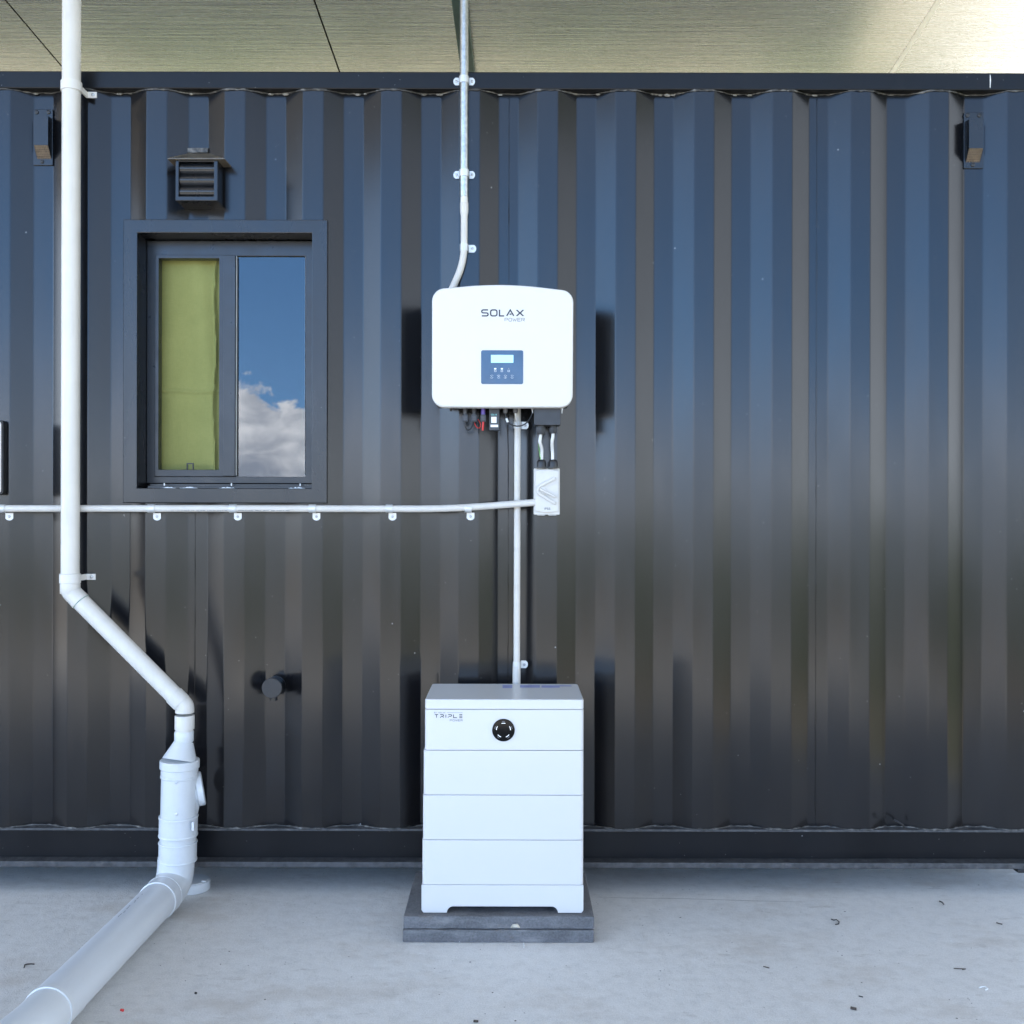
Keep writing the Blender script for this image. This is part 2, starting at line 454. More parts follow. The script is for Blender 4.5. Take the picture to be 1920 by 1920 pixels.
def concrete():
    m, nt, b = new_mat('pale_concrete'); p = pos(nt)
    a = noise(nt, p, 1.1, 6, 0.62); c = noise(nt, p, 22, 6, 0.72); g = noise(nt, p, 240, 3, 0.6)
    base = ramp(nt, a, [(0.3, (0.58, 0.56, 0.52)), (0.7, (0.74, 0.715, 0.67))])
    base = mix(nt, 0.7, base, ramp(nt, c, [(0.25, (0.46, 0.44, 0.41)), (0.5, (0.69, 0.665, 0.625)), (0.78, (0.82, 0.795, 0.76))]))
    base = mix(nt, 0.35, base, ramp(nt, g, [(0.3, (0.38, 0.375, 0.365)), (0.7, (0.78, 0.77, 0.75))]))
    st = noise(nt, mapped(nt, p, (1.6, 3.2, 1), (4, 2, 0)), 1.0, 7, 0.68)
    base = mix(nt, ramp(nt, st, [(0.52, (0, 0, 0)), (0.74, (0.5,) * 3)]), base, (0.38, 0.31, 0.24))
    br = noise(nt, mapped(nt, p, (7, 18, 1), (1, 5, 0)), 1.0, 6, 0.75)
    base = mix(nt, ramp(nt, br, [(0.6, (0, 0, 0)), (0.76, (0.55,) * 3)]), base, (0.22, 0.175, 0.135))
    wh = noise(nt, mapped(nt, p, (5, 14, 1), (7, 3, 0)), 1.0, 5, 0.7)
    base = mix(nt, ramp(nt, wh, [(0.66, (0, 0, 0)), (0.74, (0.7,) * 3)]), base, (0.82, 0.81, 0.79))
    base = mix(nt, specks(nt, p, 16, 0.05, 0.2), base, (0.07, 0.062, 0.055))
    base = mix(nt, specks(nt, mapped(nt, p, (1, 1, 1), (3.1, 1.7, 0)), 38, 0.07, 0.2), base, (0.1, 0.088, 0.078))
    base = mix(nt, specks(nt, mapped(nt, p, (1, 1, 1), (7.3, 4.2, 0)), 9, 0.025, 0.25), base, (0.75, 0.75, 0.75))
    L(nt, base, b.inputs['Base Color'])
    L(nt, ramp(nt, c, [(0.3, (0.62,) * 3), (0.7, (0.85,) * 3)]), b.inputs['Roughness'])
    n1 = bump(nt, None, c, 0.0035); bump(nt, b, g, 0.0012, 1.0, n1)
    return m


M['concrete'] = concrete()


def paver_mat():
    m, nt, b = new_mat('charcoal_paver'); p = pos(nt)
    a = noise(nt, p, 9, 6, 0.7); g = noise(nt, p, 180, 4, 0.65)
    base = ramp(nt, a, [(0.3, (0.065, 0.066, 0.07)), (0.7, (0.17, 0.17, 0.178))])
    base = mix(nt, 0.4, base, ramp(nt, g, [(0.3, (0.05, 0.05, 0.053)), (0.72, (0.2, 0.2, 0.205))]))
    sc = noise(nt, mapped(nt, p, (4, 4, 18), (2, 8, 1)), 1.0, 6, 0.72)
    base = mix(nt, ramp(nt, sc, [(0.52, (0, 0, 0)), (0.7, (0.55,) * 3)]), base, (0.3, 0.295, 0.29))
    ru = noise(nt, mapped(nt, p, (6, 6, 9), (5, 1, 3)), 1.0, 5, 0.7)
    base = mix(nt, ramp(nt, ru, [(0.62, (0, 0, 0)), (0.72, (0.4,) * 3)]), base, (0.16, 0.115, 0.075))
    L(nt, base, b.inputs['Base Color']); b.inputs['Roughness'].default_value = 0.8
    n1 = bump(nt, None, a, 0.004); bump(nt, b, g, 0.002, 1.0, n1)
    return m


M['paver'] = paver_mat()


def land():
    m, nt, b = new_mat('dirt_and_grass'); p = pos(nt)
    a = noise(nt, p, 0.35, 7, 0.65); g = noise(nt, p, 6, 6, 0.7)
    dirt = ramp(nt, g, [(0.3, (0.2, 0.165, 0.12)), (0.7, (0.3, 0.255, 0.195))])
    grass = ramp(nt, g, [(0.3, (0.05, 0.065, 0.03)), (0.7, (0.11, 0.125, 0.06))])
    s = nt.nodes.new('ShaderNodeSeparateXYZ'); nt.links.new(p, s.inputs[0])
    far = math_node(nt, 'ADD', math_node(nt, 'MULTIPLY', math_node(nt, 'ABSOLUTE', math_node(nt, 'ADD', s.outputs[1], 2.5)), 0.09), math_node(nt, 'MULTIPLY', math_node(nt, 'SUBTRACT', a, 0.5), 2.2))
    far = math_node(nt, 'ADD', far, math_node(nt, 'MULTIPLY', math_node(nt, 'MAXIMUM', math_node(nt, 'SUBTRACT', s.outputs[0], 3.0), 0.0), 0.3))
    L(nt, mix(nt, ramp(nt, math_node(nt, 'SUBTRACT', far, 0.35, True), [(0.3, (0, 0, 0)), (0.6, (1, 1, 1))]), dirt, grass), b.inputs['Base Color'])
    b.inputs['Roughness'].default_value = 0.95
    bump(nt, b, g, 0.02)
    return m


M['land'] = land()


def fabric():
    m, nt, b = new_mat('olive_green_cloth'); p = pos(nt)
    f = noise(nt, p, 5, 5, 0.6)
    wv = noise(nt, mapped(nt, p, (60, 60, 420)), 1.0, 3); wh = noise(nt, mapped(nt, p, (420, 60, 60)), 1.0, 3)
    base = ramp(nt, f, [(0.3, (0.22, 0.225, 0.076)), (0.7, (0.27, 0.272, 0.095))])
    base = mix(nt, 0.1, base, ramp(nt, math_node(nt, 'MULTIPLY', math_node(nt, 'ADD', wv, wh), 0.5), [(0.35, (0.16, 0.19, 0.07)), (0.65, (0.4, 0.43, 0.18))]))
    L(nt, base, b.inputs['Base Color']); b.inputs['Roughness'].default_value = 0.9
    b.inputs['Specular IOR Level'].default_value = 0.1
    bump(nt, b, noise(nt, mapped(nt, p, (9, 9, 3)), 1.0, 4, 0.6), 0.008)
    return m


M['fabric'] = fabric()
gm, gnt, gb = new_mat('tinted_window_glass')
gb.inputs['Base Color'].default_value = (0.16, 0.18, 0.2, 1); gb.inputs['Transmission Weight'].default_value = 1
gb.inputs['Roughness'].default_value = 0.0; gb.inputs['IOR'].default_value = 1.62
gp = pos(gnt); bump(gnt, gb, noise(gnt, gp, 2.2, 2), 0.0006)
M['glass'] = gm

# ------------------------------------------------------------------ setting: ground, slab
m = MB(); m.add([(-400, -700, -0.12), (400, -700, -0.12), (400, 60, -0.12), (-400, 60, -0.12)], [(0, 1, 2, 3)])
tag(m.build('ground', M['land']), kind='structure')
m = MB(); m.box(-9, 3.3, -5.4, 2.9, -0.115, 0.0)
tag(m.build('concrete_slab', M['concrete'], bevel=0.008), kind='structure')

slab_o = bpy.data.objects['concrete_slab']; ORG['concrete_slab'] = Vector()
m = MB(); crk = [(1118, 1682), (1180, 1683.5), (1260, 1684), (1340, 1686), (1420, 1688.5), (1512, 1690)]
for i, (a, b) in enumerate(crk):
    d = ZC * F / (b - HOR); w = .0016 if 0 < i < len(crk) - 1 else .0003
    m.v += [Vector(((a - 960) * d / F, d - CD - w, .0004)), Vector(((a - 960) * d / F, d - CD + w, .0004))]
for i in range(len(crk) - 1): m.f.append([2 * i, 2 * i + 2, 2 * i + 3, 2 * i + 1])
m.build('crack', plain('crack_dirt', (0.3, 0.29, 0.28), .9, .3, scale=40), slab_o)
m = MB(); m.box(4.75, 7.2, 1.5, 9.5, -0.115, -0.004)  # unseen sunlit strip, added to brighten the right end of the foil ceiling
tag(m.build('added_bounce_slab', M['concrete'], bevel=0.008), kind='structure')

# ------------------------------------------------------------------ shipping container
CX0, CX1, DEP = -5.9, 2.0, 0.036
ZB, ZT = 0.234, 2.843          # bottom and top of the corrugated sheet
cont = thing('shipping_container', (0, 0, 0.096), 'long black shipping container with corrugated steel side, standing under the foil lined roof', 'container')
PITCH, X_OUT = 0.2762, (1007 - 960) / 531.2
OUTW, SL, INW = 0.0700, 0.0691, 0.0680
bends = []       # (x, y)
k = -24
while True:
    x0 = X_OUT + k * PITCH
    if x0 > CX1: break
    for dx, yy in ((0, 0), (OUTW, 0), (OUTW + SL, DEP), (OUTW + SL + INW, DEP)):
        if CX0 <= x0 + dx <= CX1: bends.append((x0 + dx, yy))
    k += 1
prof = []
CH = 0.0036
for i, (x, y) in enumerate(bends):
    if 0 < i < len(bends) - 1:
        (xa, ya), (xb, yb) = bends[i - 1], bends[i + 1]
        da, db = Vector((xa - x, ya - y)).normalized(), Vector((xb - x, yb - y)).normalized()
        p, q = Vector((x, y)) + da * CH, Vector((x, y)) + db * CH
        for t in (0, 1 / 3, 2 / 3, 1):
            v = p * (1 - t) ** 2 + Vector((x, y)) * 2 * t * (1 - t) + q * t * t
            prof.append((v.x, v.y))
    else: prof.append((x, y))


def prof_y(x):
    for (xa, ya), (xb, yb) in zip(prof, prof[1:]):
        if xa <= x <= xb: return ya + (yb - ya) * (x - xa) / max(1e-9, xb - xa)
    return 0.0


ox0, ox1, oz0, oz1 = pxrect(240, 420, 606, 935, 0.0)       # hole cut for the window
xs = sorted(set([p[0] for p in prof] + [ox0, ox1])); zs = [ZB, oz0, oz1, ZT]
m = MB(); idx = {}
for i, x in enumerate(xs):
    for j, z in enumerate(zs):
        idx[i, j] = len(m.v); m.v.append(Vector((x, prof_y(x), z)))
for i in range(len(xs) - 1):
    for j in range(3):
        if j == 1 and xs[i] >= ox0 - 1e-6 and xs[i + 1] <= ox1 + 1e-6: continue
        m.f.append([idx[i, j], idx[i + 1, j], idx[i + 1, j + 1], idx[i, j + 1]])
m.build('side_wall', M['paint'], cont, smooth='raw')
# rails
m = MB(); m.box(CX0, CX1, -0.004, 0.056, ZT, 2.905); m.build('top_rail', M['rail'], cont, bevel=0.004)
m = MB()
m.prism_x([(.045, .1175), (.045, .2252), (.115, .2252), (.115, .1175)], CX0, CX1)
m.build('bottom_rail', M['rail'], cont)
flange = plain('dusty_flange_paint', (0.05, 0.05, 0.052), 0.55, 0.35, grain=0.0004, scale=35, stain=((0.2, 0.185, 0.165), 0.5, (40, 40, 40)))
MB().box(CX0, CX1, -.002, .115, .2257, ZB).build('top_flange', flange, cont, bevel=.0015)
MB().box(CX0, CX1, -.003, .115, .0962, .117).build('bottom_flange', flange, cont, bevel=.003)
# rest of the container
m = MB(); m.box(CX0, CX1, 0.056, 2.44, 2.85, 2.875); m.build('roof_panel', plain('dusty_brown_roof', (0.31, 0.275, 0.24), 0.6, 0.25), cont)
m = MB(); m.box(CX0, CX1, 2.40, 2.44, 0.12, 2.85); m.box(CX0, CX0 + .04, .12, 2.4, .24, 2.84); m.box(CX1 - .04, CX1, .12, 2.4, .24, 2.84)
m.build('end_wall', M['paint'], cont)
m = MB(); m.box(CX0, CX1, 0.11, 2.42, 0.15, 0.19); m.build('floor_panel', M['room'], cont)
# foot under the rail at the right edge of the picture, others out of the frame
for fx in (1.79, CX0):
    m = MB(); m.box(fx, fx + 0.205, 0.004, 0.18, 0.080, 0.0955); m.build('corner_casting', M['black'], cont, bevel=0.004)
for bx0 in (-3.4, 1.0): MB().box(bx0, bx0 + .2, .5, 2.2, 0.001, .149).build('support_block', M['gland'], cont)
m = MB(); m.box(CX1 - .0005, CX1 + .06, -.003, .12, .096, 2.9); m.build('corner_post', M['rail'], cont, bevel=.003)
MB().tube([W(1856.5, 140, -.0045), W(1857, 150, -.0048), W(1856.5, 165, -.0045)], [.0008, .0022, .0009], 8).build('rail_joint', M['label'], cont)
# weld beads
def bead_path(z, off, jit):
    pts = []; x = -2.05
    while x < 2.05:
        pts.append((x, prof_y(x) - off + random.uniform(-jit, jit), z + random.uniform(-jit, jit))); x += 0.013
    return pts
def bead_r(n, r): return [r * random.uniform(0.45, 1.5) for _ in range(n)]
bp = bead_path(ZB + 0.001, 0.002, 0.0012); MB().tube(bp, bead_r(len(bp), 0.0034), 6).build('weld_bead', M['bead'], cont, smooth=60)
bp = bead_path(ZT - 0.0015, 0.002, 0.0012); MB().tube(bp, bead_r(len(bp), 0.0032), 6).build('weld_bead', M['bead'], cont, smooth=60)
for px in (366, 953, 1530):
    xx = (px - 960) * (CD + DEP) / F
    z_lo = ZB if px != 366 else ZB
    z_hi = ZT if px != 366 else oz0
    pts = []
    z = z_lo
    while z < z_hi:
        pts.append((xx + random.uniform(-.0005, .0005), DEP - 0.0004, z)); z += 0.04
    MB().tube(pts, bead_r(len(pts), 0.0017), 6).build('weld_seam', M['paint'], cont, smooth=60)
# caulking blobs in the pockets under the top rail
seal_mat = plain('dusty_sealant', (0.2, 0.19, 0.17), .7, .4, scale=90)
for kk in range(-7, 4):
    xc = X_OUT + kk * PITCH + OUTW + SL + INW / 2
    for _ in range(random.randint(1, 3)):
        x = xc + random.uniform(-0.045, 0.045); r = random.uniform(0.003, 0.0065)
        MB().tube([(x - r * 2.2, prof_y(x) - .003, ZT - .004), (x - r, prof_y(x) - .005, ZT - .005), (x + r, prof_y(x) - .005, ZT - .0055), (x + r * 2, prof_y(x) - .003, ZT - .004)], [r * .3, r, r * .8, r * .2], 7).build('sealant', seal_mat, cont, smooth=60)

# ---- window of the container: surround > frame, sash, pane, sill
Y0 = -0.010
sx0, sx1, sz0, sz1 = pxrect(230, 412, 614, 943, Y0)
ix0, ix1, iz0, iz1 = pxrect(256.5, 437, 585, 915, Y0)
YF = 0.085
m = MB()
def frame_mb(m, a, b, y0, y1):
    (x0, x1, z0, z1), (u0, u1, w0, w1) = a, b
    m.add([(x0, y0, z0), (x1, y0, z0), (x1, y0, z1), (x0, y0, z1), (u0, y0, w0), (u1, y0, w0), (u1, y0, w1), (u0, y0, w1),
           (x0, y1, z0), (x1, y1, z0), (x1, y1, z1), (x0, y1, z1), (u0, y1, w0), (u1, y1, w0), (u1, y1, w1), (u0, y1, w1)],
          [(0, 1, 5, 4), (1, 2, 6, 5), (2, 3, 7, 6), (3, 0, 4, 7), (9, 8, 12, 13), (10, 9, 13, 14), (11, 10, 14, 15), (8, 11, 15, 12),
           (1, 0, 8, 9), (2, 1, 9, 10), (3, 2, 10, 11), (0, 3, 11, 8), (4, 5, 13, 12), (5, 6, 14, 13), (6, 7, 15, 14), (7, 4, 12, 15)])
    return m
frame_mb(m, (sx0, sx1, sz0, sz1), (ix0, ix1, iz0, iz1), Y0, YF + 0.05)
win = m.build('window', M['trim'], cont, bevel=0.0025)
a = pxrect(271, 452, 588, 906, YF); g1 = pxrect(290, 480, 573.5, 893.5, YF)
frame_mb(MB(), (ix0 + .001, ix1 - .001, iz0 + .02, a[3]), g1, YF, YF + 0.04).build('window_frame', M['alu'], win, bevel=0.0012)
# sill track with two ribs
m = MB(); s_ = pxrect(275, 900, 588, 916, YF - .006)
m.prism_x([(YF - .045, iz0 + .0006), (YF - .045, iz0 + .009), (YF - .030, iz0 + .009), (YF - .030, iz0 + .004), (YF - .022, iz0 + .004), (YF - .022, iz0 + .017), (YF - .012, iz0 + .017), (YF - .012, iz0 + .008), (YF - .001, iz0 + .008), (YF - .001, iz0 + .0006)], ix0 + .02, ix1 - .002)
m.build('window_sill', M['alu'], win, bevel=0.0008)
sa, sg = pxrect(290.5, 478.5, 441, 893.5, YF - .004), pxrect(297.5, 485, 411.5, 880.5, YF - .004)
frame_mb(MB(), sa, sg, YF - .008, YF + 0.028).build('sash', M['alu'], win, bevel=0.0015)
mu = pxrect(419, 479, 441.5, 892.5, YF - .012)
MB().box(mu[0], mu[1], YF - .016, YF - .0085, mu[2], mu[3]).build('mullion', M['alu'], win, bevel=0.001)
lt = pxrect(349, 868, 362, 881.5, YF)
frame_mb(MB(), lt, (lt[0] + .004, lt[1] - .004, lt[2] - .001, lt[3] - .004), YF + .004, YF + .010).build('latch', M['black'], win)
gp_ = pxrect(441.5, 477, 575, 895, YF)
MB().box(gp_[0], gp_[1], YF + .010, YF + .016, gp_[2], gp_[3]).build('pane', M['glass'], win)
# edge beads of the pane: pale sealing strip
for x0, x1 in ((442.2, 443.6), (571.6, 572.6)):
    q = pxrect(x0, 479.5, x1, 891, YF)
    MB().box(q[0], q[1], YF - .0005, YF + .0095, q[2], q[3]).build('glazing_strip', M['label'], win)
# white sealant crumbs along the sill
for x0, x1, up_ in ((301, 333, 306), (337, 371, 0), (410, 443, 432), (541, 573, 561)):
    top_, bot_ = [], []; x = x0; n_ = 12
    for i in range(n_ + 1):
        x = x0 + (x1 - x0) * i / n_; e_h = .0006 + random.uniform(.0008, .0055) * math.sin(math.pi * (i + .4) / (n_ + .8)); xx = W(x, 914, YF - .05).x
        top_.append((xx, iz0 + e_h)); bot_.append((xx, iz0 + .0003))
    cr = MB().prism(bot_ + top_[::-1], YF - .056, YF - .0465).build('sealant_crumb', M['label'], win)
    if up_:
        q = pxrect(up_, 908, up_ + 2, 914, YF - .05); MB().box(q[0], q[1], YF - .0445, YF - .042, iz0 + .0095, iz0 + .019).build('sealant_crumb', M['label'], win)
# dark room liner behind the window
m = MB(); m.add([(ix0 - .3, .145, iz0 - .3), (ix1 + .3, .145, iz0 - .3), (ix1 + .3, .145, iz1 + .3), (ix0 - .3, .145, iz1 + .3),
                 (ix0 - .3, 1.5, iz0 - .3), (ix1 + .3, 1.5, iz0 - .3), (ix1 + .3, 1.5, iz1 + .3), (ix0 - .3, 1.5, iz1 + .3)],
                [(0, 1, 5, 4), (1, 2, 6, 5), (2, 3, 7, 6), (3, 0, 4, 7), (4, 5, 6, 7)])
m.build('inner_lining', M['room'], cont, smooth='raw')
# blind behind the open half
bx = pxrect(286, 470, 418, 905, 0.135)
m = MB(); nx, nz = 70, 180
for j in range(nz + 1):
    for i in range(nx + 1):
        u, v = i / nx, j / nz
        x = bx[0] + (bx[1] - bx[0]) * u; z = bx[2] + (bx[3] - bx[2]) * v
        y = 0.137 + 0.004 * math.sin(u * 5 + v * 2) + 0.003 * math.sin(v * 9 + u * 3)
        y -= 0.014 * math.exp(-((u - 0.9 - 0.012 * math.sin(v * 14)) / 0.018) ** 2)
        y -= 0.007 * math.exp(-((v - 0.393 - .004 * math.sin(u * 7)) / 0.006) ** 2)
        y += 0.006 * math.sin(u * 11 + v * 5) * math.exp(-((u - .8) / .25) ** 2)
        m.v.append(Vector((x, y, z)))
for j in range(nz):
    for i in range(nx):
        q = j * (nx + 1) + i; m.f.append([q, q + 1, q + nx + 2, q + nx + 1])
tag(m.build('window_blind', M['fabric'], smooth=80), 'olive green cloth blind hanging behind the left half of the window', 'blind')

# ------------------------------------------------------------------ roof above
ZR, SLP, DX = 3.8, 0.107, 0.0224     # height over the wall line, slope, skew of the sheets
roof = thing('shelter_roof', (0, 0, 3.8), 'sloping shelter roof lined with silvery woven foil sheets above the container', 'roof')
YA, YB = -2.1, 3.2
def roof_pt(x0, y, dz=0.0): return (x0 + DX * y, y, ZR - SLP * y + dz)
def seam_x(px_at_rail):
    # x0 of the seam which crosses the rail line (py 136) at that pixel
    y = (ZR - 2.905) / 0.5365
    return (px_at_rail - 960) * (CD + y) / F - DX * y
seams = [seam_x(v) for v in (122, 635, 1157, 1668)]
step = (seams[3] - seams[0]) / 3
edges_ = [seams[0] - step * 3.2, seams[0] - step * 2.6, seams[0] - step * 2, seams[0] - step] + seams + [seams[3] + step * 1.02]
for i in range(len(edges_) - 1):
    xa, xb = edges_[i], edges_[i + 1]
    ga = 0.004 if i <= 5 else 0.0
    gb_ = 0.004 if i + 1 <= 5 else 0.0
    dz = 0.0 if i < 7 else 0.004
    m = MB(); ny = 40
    for j in range(ny + 1):
        y = YA + (YB - YA) * j / ny
        m.v += [Vector(roof_pt(xa + ga, y, dz)), Vector(roof_pt(xb - gb_ + (0.012 if i == 6 else 0), y, dz)),
                Vector(roof_pt(xa + ga, y, dz + 0.003)), Vector(roof_pt(xb - gb_ + (0.012 if i == 6 else 0), y, dz + 0.003))]
    for j in range(ny):
        a = j * 4; m.f += [[a, a + 1, a + 5, a + 4], [a + 2, a + 6, a + 7, a + 3], [a, a + 4, a + 6, a + 2], [a + 1, a + 3, a + 7, a + 5]]
    m.f += [[0, 2, 3, 1], [ny * 4, ny * 4 + 1, ny * 4 + 3, ny * 4 + 2]]
    m.build('foil_sheet', M['foil'], roof)
# metal decking over the foil
m = MB(); e0, e1 = edges_[0], edges_[-1]
m.v += [Vector(roof_pt(e0, YA - .05, .03)), Vector(roof_pt(e1 + .05, YA - .05, .03)), Vector(roof_pt(e1 + .05, YB, .03)), Vector(roof_pt(e0, YB, .03)),
        Vector(roof_pt(e0, YA - .05, .08)), Vector(roof_pt(e1 + .05, YA - .05, .08)), Vector(roof_pt(e1 + .05, YB, .08)), Vector(roof_pt(e0, YB, .08))]
m.f += [[0, 1, 2, 3], [7, 6, 5, 4], [0, 4, 5, 1], [1, 5, 6, 2], [2, 6, 7, 3], [3, 7, 4, 0]]
m.build('roof_deck', M['rail'], roof)
# rafter seen behind the metal conduit
rx = seam_x(877)
m = MB(); hw = 0.034
for y in (YA, YB):
    for dx, dz in ((-hw, -0.045), (hw, -0.045), (hw, -0.001), (-hw, -0.001)): m.v.append(Vector(roof_pt(rx + dx, y, dz)))
m.f += [[0, 1, 2, 3], [7, 6, 5, 4], [0, 4, 5, 1], [1, 5, 6, 2], [2, 6, 7, 3], [3, 7, 4, 0]]
m.build('rafter', M['rafter'], roof, bevel=0.004)
# pale tape on the right-hand seam
m = MB()
for j in range(81):
    y = YA + (YB - YA) * j / 80
    w = 0.011 + 0.003 * random.random()
    for dx in (-w, w): m.v.append(Vector(roof_pt(seams[3] + 0.006 + dx, y, -0.0012)))
for j in range(80): m.f.append([2 * j, 2 * j + 1, 2 * j + 3, 2 * j + 2])
m.build('seam_tape', plain('bright_foil_tape', (0.85, 0.82, 0.74), 0.5, .05, metal=.0), roof)

# ------------------------------------------------------------------ ventilators
def box_px(m, x0, y0, x1, y1, ya, yb):
    q = pxrect(x0, y0, x1, y1, ya); return m.box(q[0], q[1], ya, yb, q[2], q[3])

vent = thing('louvre_vent', W(368, 376, 0), 'dark square louvred vent with a small pitched hood above the window', 'vent')
VF = -0.072
fo, fi = pxrect(329, 298, 408, 376, VF), pxrect(335, 303, 401, 368, VF)
frame_mb(MB(), fo, fi, VF, DEP - .001).build('vent_frame', M['trim'], vent, bevel=0.0015)
for i in range(3):
    t0 = fi[3] - (fi[3] - fi[2]) * i / 3; t1 = fi[3] - (fi[3] - fi[2]) * (i + 1) / 3
    poly = []; hh = t0 - t1
    for kq in range(9):
        t = kq / 8; a = R(-60 + 150 * t)
        poly.append((VF + .017 - .012 * math.sin(math.pi * t) ** .7, t0 - hh * (0.015 + 0.97 * t)))
    poly += [(VF + .05, t1 + hh * .02), (VF + .05, t0 - hh * .02)]
    MB().prism_x(poly, fi[0] + .001, fi[1] - .001).build('louvre_blade', M['trim'], vent, smooth=30)
MB().box(fi[0] - .003, fi[1] + .003, VF + .051, VF + .054, fi[2] - .003, fi[3] + .003).build('backing_plate', M['black'], vent)
zt = W(368, 287.5, -.002).z - .012; ze = W(368, 296.5, VF - .012).z
ea, eb = W(314, 296, VF - .012).x, W(421, 296, VF - .012).x; ta, tb = W(352, 287, -.002).x, W(392, 287, -.002).x
m = MB(); m.add([(ea, VF - .012, ze), (eb, VF - .012, ze), (tb, -.002, zt + .012), (ta, -.002, zt + .012), (ea, DEP - .002, ze + .003), (eb, DEP - .002, ze + .003),
                 (ea, VF - .012, ze - .003), (eb, VF - .012, ze - .003), (ea, DEP - .002, ze - .003), (eb, DEP - .002, ze - .003), (ta, DEP - .002, zt + .013), (tb, DEP - .002, zt + .013)],
                [(0, 1, 2, 3), (1, 5, 11, 2), (0, 3, 10, 4), (3, 2, 11, 10), (0, 6, 7, 1), (1, 7, 9, 5), (0, 4, 8, 6), (6, 8, 9, 7), (4, 10, 11, 5, 9, 8)])
m.build('hood', plain('dusty_hood_reflection_tint', (0.12, 0.1, 0.075), .35, .3, scale=30, stain=((.2, .17, .12), .5, (25, 25, 25))), vent)  # light brown ceiling reflection put into the base colour, with dust over it
q = pxrect(352, 278, 391, 287.5, DEP); MB().box(q[0], q[1], DEP - .006, DEP - .0005, q[2], q[3]).build('sealant', M['bead'], vent, bevel=.002)

def small_vent(px0, hx0, hx1, gx0, gx1, dy, label):
    """air vent: plate 37 px wide from px0, hood hx0..hx1, sloping grille whose lower edge is gx0..gx1"""
    t = thing('container_vent', W(px0 + 18, 310 + dy, DEP), label, 'vent', 'small hooded vents high on the container wall')
    yp = DEP - .005; yh = DEP - .033
    q = pxrect(px0, 205 + dy, px0 + 37, 310 + dy, yp)
    MB().prism(rrect(*q, .004, 3), yp, DEP - .0005).build('plate', M['trim'], t, bevel=.0015)
    h = pxrect(hx0, 218 + dy, hx1, 272 + dy, yh); zl = W(0 + hx0, 298 + dy, yp).z
    # hood hollow box: front, sides, top; the grille slopes back under it
    g0, g1 = h[0], h[1]
    z_top_back = h[3] + .004
    m = MB()
    m.add([(g0, yh, h[2]), (g1, yh, h[2]), (g1, yh, h[3]), (g0, yh, h[3]), (g0, yp, zl), (g1, yp, zl), (g1, yp, z_top_back), (g0, yp, z_top_back)],
          [(0, 1, 2, 3), (1, 5, 6, 2), (0, 3, 7, 4), (3, 2, 6, 7)])
    m.build('vent_hood', M['trim'], t)
    g = MB(); n = 8
    P = lambda u, v: Vector((g0 + .001 + (g1 - g0 - .002) * u, yh + .001 + (yp - yh - .001) * v, h[2] + (zl - h[2]) * v))
    nrm = (P(1, 0) - P(0, 0)).cross(P(0, 1) - P(0, 0)).normalized()
    if nrm.y > 0: nrm = -nrm
    for i in range(n + 1):
        for (a, b) in (((i / n - .024, 0), (i / n + .024, 1)),):
            a0, a1 = max(0, a[0]), min(1, b[0])
            g.add([P(a0, 0), P(a1, 0), P(a1, 1), P(a0, 1)], [(0, 1, 2, 3)])
    for j in range(n + 1):
        b0, b1 = max(0, j / n - .035), min(1, j / n + .035)
        g.add([P(0, b0) + nrm * .0006, P(1, b0) + nrm * .0006, P(1, b1) + nrm * .0006, P(0, b1) + nrm * .0006], [(0, 1, 2, 3)])
    g.build('grille', M['brown_grid'], t)
    d = nrm * -.003
    MB().add([P(0, 0) + d, P(1, 0) + d, P(1, 1) + d, P(0, 1) + d], [(0, 1, 2, 3)]).build('mesh_backing', plain('vent_dark', (.03, .025, .02), .8), t)
    for sx, sy in ((px0 + 7, 210.5 + dy), (px0 + 29, 210.5 + dy), (px0 + 17, 303 + dy)):
        c = W(sx, sy, yp); MB().tube([c, c + Vector((0, -.003, 0)), c + Vector((0, -.0042, 0))], [.0075, .0068, .004], 14).build('rivet', M['black'], t, smooth=40)
small_vent(62, 63, 90, 66, 94, 0, 'small dark hooded vent with wire grille, left of the white downpipe')
small_vent(1807, 1817, 1844, 1813, 1839, 6, 'small dark hooded vent with wire grille, alone high on the right of the wall')

# round black outlet low on the wall
c = W(510, 1290, -.05); ov = thing('wall_outlet', W(510, 1312, 0), 'round black capped outlet with a short spout, low on the wall beside the pipe', 'outlet')
cb = Vector((c.x, .012, c.z))
MB().tube([c + Vector((0, .004, 0)), cb], .0335, 32).build('outlet_body', M['trim'], ov, smooth=40)
MB().tube([c + Vector((0, -.004, 0)), c + Vector((0, -.003, 0)), c + Vector((0, .0035, 0))], [.0335, .035, .035], 32).build('outlet_cap', M['black'], ov, smooth=20)
for dx, dz in ((-.020, .020), (.018, -.020)):
    q = c + Vector((dx, -.0041, dz)); MB().tube([q, q + Vector((0, -.0015, 0))], .004, 10).build('screw', M['black'], ov)
q0 = W(513, 1296, -.036); q1 = W(513, 1313, -.036)
MB().tube([q0, q1], .0135, 20).build('spout', M['trim'], ov, smooth=40)

# white box cut by the left edge of the picture
bxq = pxrect(-95, 790, 1.6, 924, -.035)
eb_ = thing('meter_box', ((bxq[0] + bxq[1]) / 2, 0, bxq[2]), 'white box with black rim, cut off by the left edge of the picture', 'electrical box')
MB().prism(rrect(bxq[0] - .004, bxq[1] + .005, bxq[2] - .006, bxq[3] + .005, .012), -.028, -.001).build('rim', M['black'], eb_, bevel=.002)
MB().prism(rrect(bxq[0], bxq[1], bxq[2], bxq[3], .010), -.035, -.0285).build('cover', M['white_coat'], eb_, bevel=.002)

